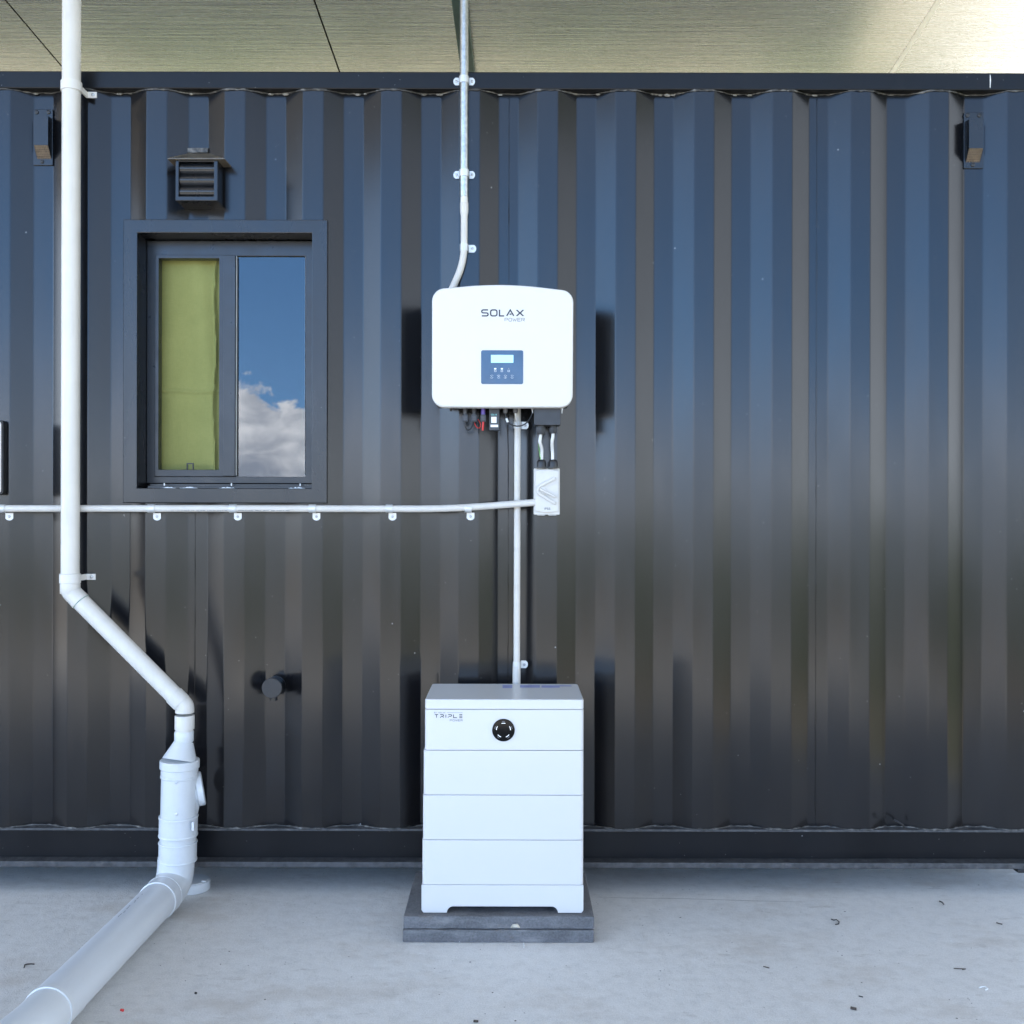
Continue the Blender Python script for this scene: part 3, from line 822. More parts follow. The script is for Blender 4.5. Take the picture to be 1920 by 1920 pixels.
# ------------------------------------------------------------------ conduits and clamps
def screw_at(c, parent, r=.0048, mat='screw'):
    MB().tube([c, c + Vector((0, -.0022, 0)), c + Vector((0, -.0032, 0))], [r, r * .95, r * .55], 14).build('screw', M[mat], parent, smooth=40)

def saddle(parent, axis, cpt, rad, wid, ears, yw, mat='zinc', earlen=.025, shift=0.0):
    """strap round a pipe. axis 'z' or 'x'; cpt pipe centre; ears: list of +-1 along the other axis; yw = wall face of the ears"""
    m = MB(); n = 20; ro = rad + .0024
    def P(a, r, t):
        u, v = math.sin(a) * r, -math.cos(a) * r
        return Vector((cpt.x + u, cpt.y + v, cpt.z + t)) if axis == 'z' else Vector((cpt.x + t, cpt.y + v, cpt.z - u))
    a0, a1 = -100, 100
    b = len(m.v)
    for i in range(n + 1):
        a = R(a0 + (a1 - a0) * i / n)
        m.v += [P(a, rad + .0004, -wid / 2), P(a, ro, -wid / 2), P(a, ro, wid / 2), P(a, rad + .0004, wid / 2)]
    for i in range(n):
        q = b + 4 * i
        for e in range(4): m.f.append([q + e, q + (e + 1) % 4, q + 4 + (e + 1) % 4, q + 4 + e])
    m.f += [[b, b + 1, b + 2, b + 3], [b + 4 * n + 3, b + 4 * n + 2, b + 4 * n + 1, b + 4 * n]]
    cl = m.build('clamp', M[mat], parent, smooth=40)
    for e in ears:
        s0, s1 = ro + .0003, ro + earlen
        hw = wid * .56
        pl = [(s0, -hw), (s1 - hw * .55, -hw), (s1 - .12 * hw, -hw * .55), (s1, 0), (s1 - .12 * hw, hw * .55), (s1 - hw * .55, hw), (s0, hw)]
        if axis == 'z': poly = [(cpt.x + e * s, cpt.z + t + shift) for s, t in pl]
        else: poly = [(cpt.x + t + shift, cpt.z + e * s) for s, t in pl]
        MB().prism(poly, yw - .0028, yw - .0004).build('ear', M[mat], cl, bevel=.0006)
        sc = (ro + earlen * .5)
        c = Vector((cpt.x + e * sc, yw - .0029, cpt.z + shift)) if axis == 'z' else Vector((cpt.x + shift, yw - .0029, cpt.z + e * sc))
        screw_at(c, cl)
    return cl

YC = -.019
up = thing('metal_conduit', W(870, 380, YC), 'upright galvanised conduit with grey plastic tail, running from the roof down behind the inverter', 'conduit')
p0, p1 = W(870.5, -370, YC), W(870, 369, YC)
MB().tube([p0, p1], .0150, 28).build('steel_pipe', M['galv'], up, smooth=40)
MB().tube([W(870.3, 368, YC), W(870.3, 382, YC)], .0122, 24).build('thread', M['cable'], up, smooth=40)
for k_ in range(4):
    c = W(870.3, 371 + 2.8 * k_, YC); MB().tube([c + Vector((0, 0, .0014)), c - Vector((0, 0, .0014))], .0134, 24).build('thread_ring', M['cable'], up, smooth=40)
MB().tube([W(870.4, 380.5, YC), W(870.4, 399, YC), W(870.4, 404, YC)], [.0146, .0146, .0125], 24).build('adaptor', M['conduit'], up, smooth=40)
pts = arc_path([W(870.4, 403, YC), W(870, 492, YC), W(843, 552, YC)], .085, 14)
MB().tube(pts, .0122, 24).build('plastic_pipe', M['conduit'], up, smooth=50)
saddle(up, 'z', W(870, 150, YC), .0150, .0240, (-1, 1), -.004, earlen=.021)
saddle(up, 'z', W(870, 325, YC), .0150, .0240, (-1, 1), 0.0, earlen=.021)
saddle(up, 'z', W(870, 464, YC), .0122, .0240, (1,), 0.0, earlen=.028)

lo = thing('plastic_conduit', W(969, 1283, YC), 'upright light grey plastic conduit between the inverter and the top of the battery', 'conduit')
MB().tube([W(970.5, 740, YC), W(968.8, 1250, YC)], .0115, 24).build('pipe', M['conduit'], lo, smooth=40)
MB().tube([W(968.6, 1249, YC), W(968.4, 1292, YC)], .0140, 24).build('socket', M['conduit'], lo, smooth=40)
saddle(lo, 'z', W(970.2, 797, YC), .0115, .0235, (1,), 0.0, earlen=.026)
saddle(lo, 'z', W(968.8, 1247, YC), .0115, .0240, (1,), 0.0, earlen=.026)

YH = -.042
hz = thing('plastic_conduit', W(500, 953, YH), 'level light grey plastic conduit clipped under the window and ending in the isolator switch', 'conduit')
pts = [W(-60, 953.5, YH), W(400, 953.5, YH), W(700, 954, YH)] + bez(W(760, 954, YH), W(860, 955, YH), W(920, 948, YH), W(1004, 942, YH - .006), 14)
MB().tube(pts, .0122, 24).build('pipe', M['conduit'], hz, smooth=50)
for x in (4, 284, 437, 586, 730, 878):
    yc = 953.6 if x < 800 else 953.2
    cl = saddle(hz, 'x', W(x, yc, YH), .0122, .0245, (-1,), -.0015, earlen=.0275, shift=.0065)
# printed line on the pipe: broken marks
m = MB(); x = 322
while x < 545:
    w = random.uniform(1.2, 7)
    if not (425 < x < 445):
        a, b = W(x, 956.2, YH), W(min(x + w, 545), 956.2, YH)
        ang = R(24); rr = .01232
        for dz in (0,):
            za = a.z
            yy = YH - math.cos(R(28)) * rr; z0_ = W(400, 953.5, YH).z - math.sin(R(28)) * rr
            y2 = YH - math.cos(R(38)) * rr; z2 = W(400, 953.5, YH).z - math.sin(R(38)) * rr
            m.add([(a.x, yy, z0_), (b.x, yy, z0_), (b.x, y2, z2), (a.x, y2, z2)], [(0, 1, 2, 3)])
    x += w + random.choice((.8, 1, 1.4, 4))
m.build('printed_line', M['grey_ink'], hz)

# ------------------------------------------------------------------ inverter
YI = -.150
x0, x1, z0, z1 = pxrect(809.5, 541, 1074.5, 763.5, YI)
inv = thing('inverter', ((x0 + x1) / 2, 0, z0), 'white wall mounted solar inverter with rounded corners and a small blue display', 'inverter')
r = .043; poly = []
for cx, cz, a0 in ((x1 - r, z0 + r, -90),):
    for k_ in range(9): a = R(a0 + 90 * k_ / 8); poly.append((cx + r * math.cos(a), cz + r * math.sin(a)))
zc_ = z1 - r + .001
xr = x1 + .0015
for k_ in range(8): a = R(0 + 84 * k_ / 7); poly.append((xr - r + r * math.cos(a), zc_ - .004 + r * math.sin(a)))
for k_ in range(1, 16):
    t = k_ / 16; xx = (xr - r) + ((x0 + r) - (xr - r)) * t
    poly.append((xx, z1 + .0150 * math.sin(math.pi * t) ** .9 * 1.0 - .004 * (1 - t)))
for k_ in range(8): a = R(96 + 84 * k_ / 7); poly.append((x0 + r + r * math.cos(a), zc_ + r * math.sin(a)))
for k_ in range(9): a = R(180 + 90 * k_ / 8); poly.append((x0 + r + r * math.cos(a), z0 + r + r * math.sin(a)))
MB().prism(poly, YI, YI + .048).build('front_cover', M['white_coat'], inv, smooth=20, bevel=.007, seg=4, bang=60)
MB().box(x0 + .012, x1 - .012, YI + .0485, -.012, z0 + .010, z1 - .012).build('body', M['dark'], inv, bevel=.004)
MB().box(x0 + .09, x1 - .09, -.0118, DEP, z0 + .05, z1 - .05).build('wall_bracket', M['galv'], inv)
yt = YI - .0006
q = pxrect(902, 580, 983, 593.5, yt); lettering('lettering', 'SOLAX', q[0], q[1], q[2], q[3], yt, S(2.5, yt), M['ink'], inv, gap=.16, widths={'A': 1.1, 'X': 1.12, 'L': .78})
q = pxrect(946, 596.2, 984, 602.8, yt); lettering('lettering', 'POWER', q[0], q[1], q[2], q[3], yt, S(1.0, yt), M['grey_ink'], inv, gap=.14, widths={'W': 1.25})
q = pxrect(902, 656.8, 981, 720, YI - .002)
pan = MB().prism(rrect(*q, .006, 4), YI - .0022, YI + .003).build('display_panel', M['navy'], inv, bevel=.0006)
q = pxrect(920.6, 665.6, 962.5, 680, YI - .003)
MB().box(q[0], q[1], YI - .0030, YI - .0023, q[2], q[3]).build('screen', M['screen'], pan)
for px_, s_ in ((928.6, 1), (941, 1), (953.8, .55)):
    c = pxrect(px_ - 1.9 * s_, 690.2, px_ + 1.9 * s_, 690.2 + 2.3 * s_, YI - .003)
    MB().box(c[0], c[1], YI - .0029, YI - .0023, c[2], c[3]).build('status_light', M['led'] if s_ == 1 else M['grey_ink'], pan)
    c = pxrect(px_ - 1.7, 694, px_ + 1.7, 697, YI - .003)
    m = MB(); ribbon(m, [(c[0], c[2]), (c[0], c[3]), (c[1], c[3]), (c[1], c[2])], .0009, lambda p: Vector((p.x, YI - .0028, p.y)), True); m.build('icon', M['label'], pan)
for i_, px_ in enumerate((922.2, 935, 947.6, 960.4)):
    c = W(px_, 706.3, YI - .0028); m = MB(); rr = .0054
    for a0 in (25, 205):
        ribbon(m, [(c.x + rr * math.cos(R(a0 + 13 * k_)), c.z + rr * math.sin(R(a0 + 13 * k_))) for k_ in range(11)], .0006, lambda p: Vector((p.x, c.y, p.y)))
    sh = [[(-.002, .002), (.002, -.002)], [(-.0025, -.001), (0, .0022), (.0025, -.001)], [(-.0025, .001), (0, -.0022), (.0025, .001)], [(-.0028, -.0005), (.0028, -.0005)]][i_]
    ribbon(m, [(c.x + a, c.z + b) for a, b in sh], .0009, lambda p: Vector((p.x, c.y - .0001, p.y)))
    m.build('button', M['label'], pan)
# fittings under the inverter
YU = -.085
zb = z0 + .010
def up_to(px_): return W(px_, 762, YU).z + .02
def nub(px_, y1, w, name, mat, y0=755, par=inv, yy=YU, seg=16, taper=1.0):
    a, b = W(px_, y0, yy), W(px_, y1, yy); return MB().tube([a, a + (b - a) * .85, b], [S(w / 2, yy), S(w / 2, yy), S(w / 2 * taper, yy)], seg).build(name, mat, par, smooth=40)
nub(845.5, 771, 5, 'plug', M['black'], taper=.7)
for px_, mt in ((872.5, 'black'), (889, 'black'), (906, 'purple')):
    t = nub(px_, 778, 8.2, 'connector', M['dark'] if mt == 'black' else M['purple'], seg=12)
    q = pxrect(px_ - 5, 777.5, px_ + 5, 791, YU)
    MB().prism(rrect(q[0], q[1], q[2], q[3], .0025, 3), YU - .009, YU + .009).build('connector_body', M['dark'], t, bevel=.001)
    for zz in (781.5, 785): 
        qq = pxrect(px_ - 3.4, zz, px_ + 3.4, zz + 1.2, YU - .0092); MB().box(qq[0], qq[1], YU - .0102, YU - .0091, qq[2], qq[3]).build('rib', M['gland'], t)
q = pxrect(917, 764, 936.5, 807, YU - .012)
dg = MB().prism(rrect(q[0], q[1], q[2], q[3], .003, 3), YU - .014, YU + .014).build('data_dongle', M['dark'], inv, bevel=.0015)
yd = YU - .0143
q = pxrect(920.5, 776, 931.5, 779, yd); lettering('lettering', 'SOLAX', q[0], q[1], q[2], q[3], yd, S(.55, yd), M['teal'], dg, gap=.2)
q = pxrect(921, 781.5, 931, 793, yd); MB().add([(q[0], yd, q[2]), (q[1], yd, q[2]), (q[1], yd, q[3]), (q[0], yd, q[3])], [(0, 1, 2, 3)]).build('label', M['label'], dg)
q = pxrect(919.8, 796.3, 934, 800.8, yd); MB().add([(q[0], yd, q[2]), (q[1], yd, q[2]), (q[1], yd, q[3]), (q[0], yd, q[3])], [(0, 1, 2, 3)]).build('label', M['label'], dg)
nub(947.5, 775, 9, 'cable_gland', M['gland'], taper=.7); nub(966.5, 775, 9, 'cable_gland', M['gland'], taper=.7)
for px_ in (998.5, 1053.3):
    nub(px_, 769, 4.6, 'earth_stud', M['zinc'], y0=758, seg=8); nub(px_, 775, 2.6, 'earth_stud', M['zinc'], y0=768, seg=10)
q = pxrect(1001.5, 762, 1051, 797, YU - .03)
jb = MB().prism(rrect(q[0], q[1], q[2], q[3], .003, 3), YU - .032, YU + .03).build('terminal_cover', M['dark'], inv, bevel=.0015)
for px_, w, yb_ in ((1014.5, 19, 815), (1037, 16, 813)):
    nub(px_, 804, w * .86, 'cable_gland', M['black'], y0=796, par=jb, seg=20); nub(px_, yb_ - 2, w, 'cable_gland', M['dark'], y0=803, par=jb, seg=6, taper=.86); nub(px_, yb_, w * .8, 'cable_gland', M['black'], y0=yb_ - 2.2, par=jb, seg=20)

# cables
def cable(name, pts, r, mat, label, cat='cable', group=None):
    o = MB().tube(pts, r, 12).build(name, mat, smooth=60); return tag(o, label, cat, group)
ca = lambda *p: [W(a, b, y) for a, b, y in p]
cable('cable', bez(W(872, 790, YU), W(871, 812, YU), W(883, 812, YU), W(889, 790, YU + .006), 16), .0024, M['black'], 'short black cable looping between the two black plugs under the inverter')
cable('cable', ca((906, 790, YU), (905.6, 799, YU), (905, 807, YU + .002)), .0036, M['red'], 'thick red cable tail under the purple plug')
cable('cable', bez(W(889.4, 790, YU + .01), W(890, 800, YU + .012), W(897, 806, YU + .015), W(901, 800, YU + .02), 12) + bez(W(901, 800, YU + .02), W(903, 797, YU + .02), W(899, 790, YU + .02), W(896, 786, YU + .02), 6), .0017, M['red'], 'thin dark red wire behind the second black plug')
cable('cable', bez(W(947.5, 774, YU), W(948, 788, YU), W(955, 799, YU), W(971, 799, YU), 14) + bez(W(971, 799, YU), W(985, 799, YU), W(994, 788, YU), W(998.5, 773, YU), 14)[1:], .0023, M['black'], 'thin black earth cable sagging across the conduit to a steel stud')
c = W(950.8, 788, YU - .002); 
lab = MB(); d = Vector((.35, 0, -.9)).normalized(); lab.tube([c - d * .007, c + d * .007], .0041, 14); tag(lab.build('cable_tag', M['label'], smooth=40), 'small white sleeve on the black earth cable', 'cable tag')
cable('cable', bez(W(966.5, 774, YU), W(967, 784, YU), W(970, 792, YU + .03), W(971, 799, YU + .045), 12), .0023, M['cable'], 'thin white data cable from the inverter to the conduit')
m = [W(951, 795, -.004), W(952.5, 830, .02), W(953, 850, .03), W(952.5, 880, .032), W(953, 948, .032)]
cable('cable', m, .0013, M['black'], 'hairline black wire hanging down the wall beside the conduit')
YS = -.058
cable('cable', ca((1014, 813, YU), (1012.8, 822, YU)) + bez(W(1012.3, 826, YU), W(1011.5, 832, YU), W(1016, 836, YS - .01), W(1016, 846, YS), 10) + ca((1015.5, 866, YS),), .0058, M['cable'], 'left white cable between the terminal cover and the isolator switch')
cable('cable', ca((1037, 811, YU), (1036.4, 820, YU)) + bez(W(1035.6, 824, YU), W(1034.6, 832, YU), W(1035, 838, YS), W(1036, 850, YS), 10) + ca((1036.2, 866, YS),), .0058, M['cable'], 'right white cable between the terminal cover and the isolator switch')
cable('cable', ca((1010, 829, YU + .001), (1010.5, 840, YS - .01), (1012, 852, YS - .008), (1014.6, 866, YS - .008)), .0012, M['green_wire'], 'thin green and white earth wire beside the left white cable')

# ------------------------------------------------------------------ isolator switch
YW = -.062
q = pxrect(1001, 878, 1050, 965, YW)
iso = thing('isolator_switch', ((q[0] + q[1]) / 2, 0, q[2]), 'white isolator switch box with a lever handle below the inverter', 'switch')
MB().prism(rrect(q[0], q[1], q[2], q[3], .0035, 3), YW + .012, -.0005).build('housing', M['iso_white'], iso, bevel=.002)
qx0, qx1, qz0, qz1 = q
# lid: domed plate with bowed top and bottom, standing proud
poly = []
lx0, lx1 = qx0 + .005, qx1 - .005
for k_ in range(11):
    t = k_ / 10; poly.append((lx0 + (lx1 - lx0) * t, qz0 + .0135 - .0052 * math.sin(math.pi * t)))
for k_ in range(11):
    t = k_ / 10; poly.append((lx1 - (lx1 - lx0) * t, qz1 - .0085 + .0045 * math.sin(math.pi * t)))
MB().prism(poly, YW + .002, YW + .0118).build('lid', M['iso_white'], iso, bevel=.0012)
for xa, xb in ((qx0 + .012, (qx0 + qx1) / 2 - .006), ((qx0 + qx1) / 2 + .006, qx1 - .012)):
    MB().box(xa, xb, YW + .016, -.004, qz0 - .0025, qz0 - .0003).build('tab', M['iso_white'], iso)
# chevron guard and lever
hc = W(1017.5, 919.5, YW)
def on(px_, py_): p = W(px_, py_, YW); return (p.x, p.z)
m = MB()
def bar(pts, w, ya, yb, name, mat=M['iso_white'], closed=False, bev=.0006):
    P = [Vector(p) for p in pts]; L_, R_ = [], []
    for i in range(len(P)):
        a, b, c = P[max(i - 1, 0)], P[i], P[min(i + 1, len(P) - 1)]
        d = (c - a).normalized(); nn = Vector((-d.y, d.x)); L_.append(b + nn * w / 2); R_.append(b - nn * w / 2)
    mm = MB(); n = len(P); vs = []
    for l, r_ in zip(L_, R_): vs += [(l.x, ya, l.y), (r_.x, ya, r_.y), (r_.x, yb, r_.y), (l.x, yb, l.y)]
    fs = []
    for i in range(n - 1):
        for e in range(4): fs.append((4 * i + e, 4 * i + (e + 1) % 4, 4 * i + 4 + (e + 1) % 4, 4 * i + 4 + e))
    fs += [(0, 1, 2, 3), (4 * n - 1, 4 * n - 2, 4 * n - 3, 4 * n - 4)]
    mm.add(vs, fs); return mm.build(name, mat, iso, bevel=bev)
arc = [on(1017.5 + 9.0 * math.cos(R(a)), 919 - 9.0 * math.sin(R(a))) for a in range(115, 246, 13)]
bar([on(1042, 896)] + arc + [on(1042, 945)], .0110, YW - .0075, YW + .0016, 'guard', bev=.0045)
MB().tube([Vector((hc.x, YW - .0030, hc.z)), Vector((hc.x, YW + .0016, hc.z))], .0142, 32).build('dial', M['iso_white'], iso, smooth=40, bevel=.0005)
bar([on(1012, 917), on(1042.5, 932.5)], .0080, YW - .0150, YW - .0034, 'handle', bev=.003)
bar([on(1026, 912.5), on(1046, 905)], .0012, YW + .0009, YW + .0018, 'mark')
q2 = pxrect(1020.5, 951.5, 1032, 956, YW + .001); lettering('lettering', 'IP66', q2[0], q2[1], q2[2], q2[3], YW + .0013, S(.75, YW), M['grey_ink'], iso, gap=.25, widths={'I': .4})
for px_ in (1015.2, 1037):
    y_ = YS
    MB().tube([W(px_, 878.3, y_), W(px_, 875, y_)], S(10, y_), 6).build('cable_gland', M['black'], iso)
    MB().tube([W(px_, 875.5, y_), W(px_, 867, y_), W(px_, 863, y_), W(px_, 862, y_)], [S(8.6, y_), S(8.6, y_), S(7, y_), S(5.4, y_)], 20).build('cable_gland', M['black'], iso, smooth=40)

# ------------------------------------------------------------------ battery on its pavers
ZP = .082
YBF = -(CD - 3.249)          # front face
def bpx(x, y): return W(x, y, YBF)
bat = thing('battery', (bpx(942, 1715).x, YBF + .15, ZP), 'tall white stacked home battery with a round black dial standing on grey pavers', 'battery')
YBB = YBF + .300
def slab(name, xl, xr, yt_, yb_, mat, yo=0.0, bev=.004, rad=.012):
    a, b = bpx(xl, yb_), bpx(xr, yt_)
    # plan outline with rounded vertical corners
    pl = rrect(a.x, b.x, YBF + yo, YBB, rad, 5)
    m = MB(); n = len(pl); zl, zh = a.z + .0006, b.z - .0006
    m.add([(x, y, zl) for x, y in pl] + [(x, y, zh) for x, y in pl], [list(range(n))[::-1], list(range(n, 2 * n))] + [(i, (i + 1) % n, n + (i + 1) % n, n + i) for i in range(n)])
    return m.build(name, mat, bat, smooth=22, bevel=bev, bang=60)
slab('lid', 796.6, 1094.6, 1311.5, 1330.3, M['cool_white'], bev=.003)
ctl = slab('control_module', 796.3, 1094.6, 1330.8, 1406.6, M['cool_white'], bev=.0015)
slab('battery_module', 793.8, 1094.4, 1407.4, 1490.4, M['cool_white'], bev=.0011, yo=-.0006)
slab('battery_module', 792.6, 1094.2, 1491.2, 1574.6, M['cool_white'], bev=.0011, yo=-.0006)
slab('battery_module', 791.4, 1094.0, 1575.4, 1658.9, M['cool_white'], bev=.0011, yo=-.0006)
# base with a low arch
a, b = bpx(790.2, 1714.5), bpx(1094.0, 1659.5)
zf = ZP + .0008
ar0, ar1, arz = bpx(838, 1714).x, bpx(1046, 1714).x, bpx(940, 1699.6).z
rr = .018
hA = arz - zf
poly = [(a.x + .006, zf), (ar0, zf)] + [(ar0 + .020 * (1 - math.cos(R(t))), zf + hA * math.sin(R(t))) for t in (15, 30, 45, 60, 75, 90)] + \
       [(ar1 - .020 * (1 - math.cos(R(t))), zf + hA * math.sin(R(t))) for t in (90, 75, 60, 45, 30, 15)] + [(ar1, zf), (b.x - .006, zf), (b.x, zf + .008), (b.x, b.z - .0006), (a.x, b.z - .0006), (a.x, zf + .008)]
MB().prism(poly, YBF - .001, YBB).build('base', M['cool_white'], bat, bevel=.0012, bang=60)
# dial
c = W(944, 1368.7, YBF); dl = MB().tube([c + Vector((0, -.0045, 0)), c + Vector((0, -.0030, 0)), c + Vector((0, .004, 0))], [.0340, .0357, .0357], 56).build('dial', M['gloss_black'], bat, smooth=20)
m = MB(); m2 = MB()
for k_ in range(5):
    a0 = 90 + 72 * k_
    ribbon(m, [(c.x + .0225 * math.cos(R(a0 + t)), c.z + .0225 * math.sin(R(a0 + t))) for t in range(-16, 17, 4)], .0017, lambda p: Vector((p.x, c.y - .0048, p.y)))
    ribbon(m2, [(c.x + .0278 * math.cos(R(a0 + t)), c.z + .0278 * math.sin(R(a0 + t))) for t in range(-9, 10, 3)], .0022, lambda p: Vector((p.x, c.y - .0048, p.y)))
m.build('indicator_arc', M['arc'], dl); m2.build('dial_marking', M['gland'], dl)
yt = YBF - .0008
q = pxrect(814.5, 1339.2, 867.6, 1346.2, yt); lettering('lettering', 'TrIpLe', q[0], q[1], q[2], q[3], yt, S(1.35, yt), M['ink'], ctl, gap=.3, widths={'I': .35})
q = pxrect(843.4, 1348.8, 867.6, 1352.6, yt); lettering('lettering', 'POWER', q[0], q[1], q[2], q[3], yt, S(.65, yt), M['grey_ink'], ctl, gap=.2)
q = pxrect(814, 1335.0, 835, 1337.4, yt); lettering('lettering', 'BY SOLAX', q[0], q[1], q[2], q[3], yt, S(.5, yt), M['grey_ink'], ctl, gap=.3)
q = pxrect(838, 1336, 867.5, 1336.5, yt); MB().add([(q[0], yt, q[2]), (q[1], yt, q[2]), (q[1], yt, q[3]), (q[0], yt, q[3])], [(0, 1, 2, 3)]).build('rule_line', M['grey_ink'], ctl)
# stickers at the back of the lid top
zt_ = bpx(940, 1311.5).z + .0003
def top_pt(px_, py_):
    d = (ZC - zt_) * F / (py_ - HOR); return ((px_ - 960) * d / F, d - CD)
for xa, xb, ya, yb_, mt in ((943, 961, 1284.5, 1290, 'lavender'), (976, 1013, 1284.5, 1289, 'lavender'), (1016, 1050, 1285, 1289, 'lavender'), (1050, 1072, 1285, 1286.6, 'lavender')):
    pa, pb, pc, pd = top_pt(xa, yb_), top_pt(xb, yb_), top_pt(xb, ya), top_pt(xa, ya)
    MB().add([(*pa, zt_), (*pb, zt_), (*pc, zt_), (*pd, zt_)], [(0, 1, 2, 3)]).build('sticker', M[mt], bat)

def paver(z0_, z1_, label, dx=0.0, dy=0.0):
    a, b = W(755 + dx, 1740, -.40).x, W(1114 + dx * .3, 1740, -.40).x
    m = MB(); n = 28; y0_, y1_ = -.402 + dy, .0 + dy
    m.box(a, b, y0_, y1_, z0_ + .0006, z1_)
    o = m.build('paver', M['paver'], bevel=.004, seg=2)
    # chipped arrises
    rnd = random.Random(int(z0_ * 1000) + 3)
    bm = bmesh.new(); bm.from_mesh(o.data)
    bmesh.ops.subdivide_edges(bm, edges=[e for e in bm.edges if e.calc_length() > .2], cuts=26, use_grid_fill=True)
    for v in bm.verts:
        if abs(v.co.y - y0_) < .006: v.co.z += rnd.uniform(-.0012, .0008) if abs(v.co.z - z1_) < .006 else 0; v.co.y += rnd.uniform(-.0006, .0012)
    bm.to_mesh(o.data); bm.free()
    return tag(o, label, 'paver', 'concrete pavers under the battery')
paver(0.0, .040, 'lower charcoal paver of the pair under the battery, resting on the concrete floor')
paver(.0412, .0812, 'upper charcoal paver of the pair, directly under the battery feet', dx=1.0, dy=.004)
cc = W(966, 1737.5, -.4); m = MB(); m.tube([cc + Vector((-.014, .004, -.004)), cc + Vector((-.006, .001, .002)), cc + Vector((.006, .001, .003)), cc + Vector((.014, .004, -.004))], [.002, .006, .0065, .002], 8)
tag(m.build('mortar_crumb', plain('pale_mortar', (.5, .45, .36), .9, .2, scale=90), smooth=60), 'pale crumb of mortar stuck to the front edge of the upper paver', 'mortar')

# ------------------------------------------------------------------ downpipe and drain
YD = -.075
dp = thing('downpipe', W(338, 1640, -.1), 'white plastic downpipe with angled offset ending in a fat drain pipe along the floor', 'downpipe')
RS = .0307
A, B, C_, D_ = W(135.2, -400, YD), W(131.5, 1108, YD), W(346.5, 1324, YD), W(345.5, 1392, YD)
def lerp(a, b, t): return a + (b - a) * t
MB().tube([A, lerp(A, B, .995)], RS, 36).build('upper_pipe', M['pvc'], dp, smooth=40)
u1 = (B - A).normalized(); u2 = (C_ - B).normalized(); u3 = (D_ - C_).normalized()
MB().tube([B + u2 * .055, C_ - u2 * .050], RS, 36).build('sloping_pipe', M['pvc'], dp, smooth=40)
RK = RS + .0024
def elbow(P, ui, uo, la, lb, name, mat, r0=RS, r1=RK):
    path = arc_path([P - ui * la * .55, P, P + uo * lb * .55], .045, 10)
    MB().tube(path, r0 + .0010, 36).build(name, mat, dp, smooth=40)
elbow(B, u1, u2, .040, .095, 'elbow', M['pvc'])
MB().tube([W(131.6, 1093.5, YD), W(131.6, 1095, YD), W(131.6, 1112, YD), W(131.6, 1112.8, YD)], [RK - .001, RK, RK, RK - .0012], 36).build('collar', M['pvc'], dp, smooth=40)
q_ = B + u2 * .052; MB().tube([B + u2 * .028, q_, q_ + u2 * .0008], [RK - .0012, RK, RK - .0012], 36).build('collar', M['pvc'], dp, smooth=40)
MB().tube([q_ + u2 * .001, q_ + u2 * .0026], RS + .0006, 36).build('cement_ring', plain('green_pipe_cement', (.2, .36, .3), .5), dp, smooth=40)
elbow(C_, u2, u3, .095, .040, 'elbow', M['pvc'])
q_ = C_ - u2 * .055; MB().tube([q_, q_ + u2 * .001, C_ - u2 * .016, C_ - u2 * .015], [RK - .001, RK, RK, RK - .0012], 36).build('collar', M['pvc'], dp, smooth=40)
MB().tube([W(346.3, 1341, YD), W(346.3, 1342, YD), W(346, 1366.5, YD), W(346, 1367.2, YD)], [RK - .001, RK, RK, RK - .0015], 36).build('collar', M['pvc'], dp, smooth=40)
MB().tube([W(345.6, 1366, YD), W(345.5, 1374, YD)], RS - .001, 36).build('neck', M['pvc'], dp, smooth=40)
MB().tube([W(345.2, 1370.8, YD), W(345.2, 1372, YD), W(345, 1389, YD), W(345, 1390.5, YD)], [RK - .0018, RK - .0006, RK - .0006, RK - .002], 36).build('collar', M['drain'], dp, smooth=40)
# eccentric reducer cone and the fat vertical body
YV = -.092; RB = .0610
cz = [W(345, 1390, YD), W(337.2, 1425.5, YV)]
MB().tube(cz, [RK - .0018, RB - .002], 44).build('reducer', M['drain'], dp, smooth=40)
def ring(px_, ya, yb_, r, y=YV, mat='drain', name='collar', lip=.0022):
    ax = lambda v: 336.8 - (v - 1440) * .0224
    MB().tube([W(ax(ya), ya, y), W(ax(ya + 1.2), ya + 1.2, y), W(ax(yb_ - 1.2), yb_ - 1.2, y), W(ax(yb_), yb_, y)], [r - lip, r, r, r - lip], 44).build(name, M[mat], dp, smooth=40)
ring(338.2, 1424, 1440, .0660)
ring(337.5, 1438, 1457, .0618)
ring(337.3, 1452, 1457.5, .0632)
MB().tube([W(336.8, 1440, YV), W(333, 1610, YV)], RB - .001, 44).build('branch_body', M['drain'], dp, smooth=40)
ring(333.6, 1530, 1566, .0640); ring(333.8, 1528.5, 1533, .0658, lip=.001); ring(332.4, 1562.5, 1567, .0656, lip=.001)
ring(330.9, 1578, 1612, .0632); ring(331.2, 1577, 1580.5, .0650, lip=.001); ring(330, 1609.5, 1613.5, .0655, lip=.001)
for py_ in (1467, 1527):
    q_ = W(330, py_, YV - RB + .001); MB().tube([q_, q_ + Vector((0, -.0018, 0)), q_ + Vector((0, -.0026, 0))], [.006, .005, .0025], 16).build('mould_mark', M['drain'], dp, smooth=60)
q_ = W(361.5, 1549, YV - .046); MB().box(q_.x - .003, q_.x + .006, q_.y - .006, q_.y + .01, q_.z - .014, q_.z + .014).build('lug', M['drain'], dp, bevel=.001)
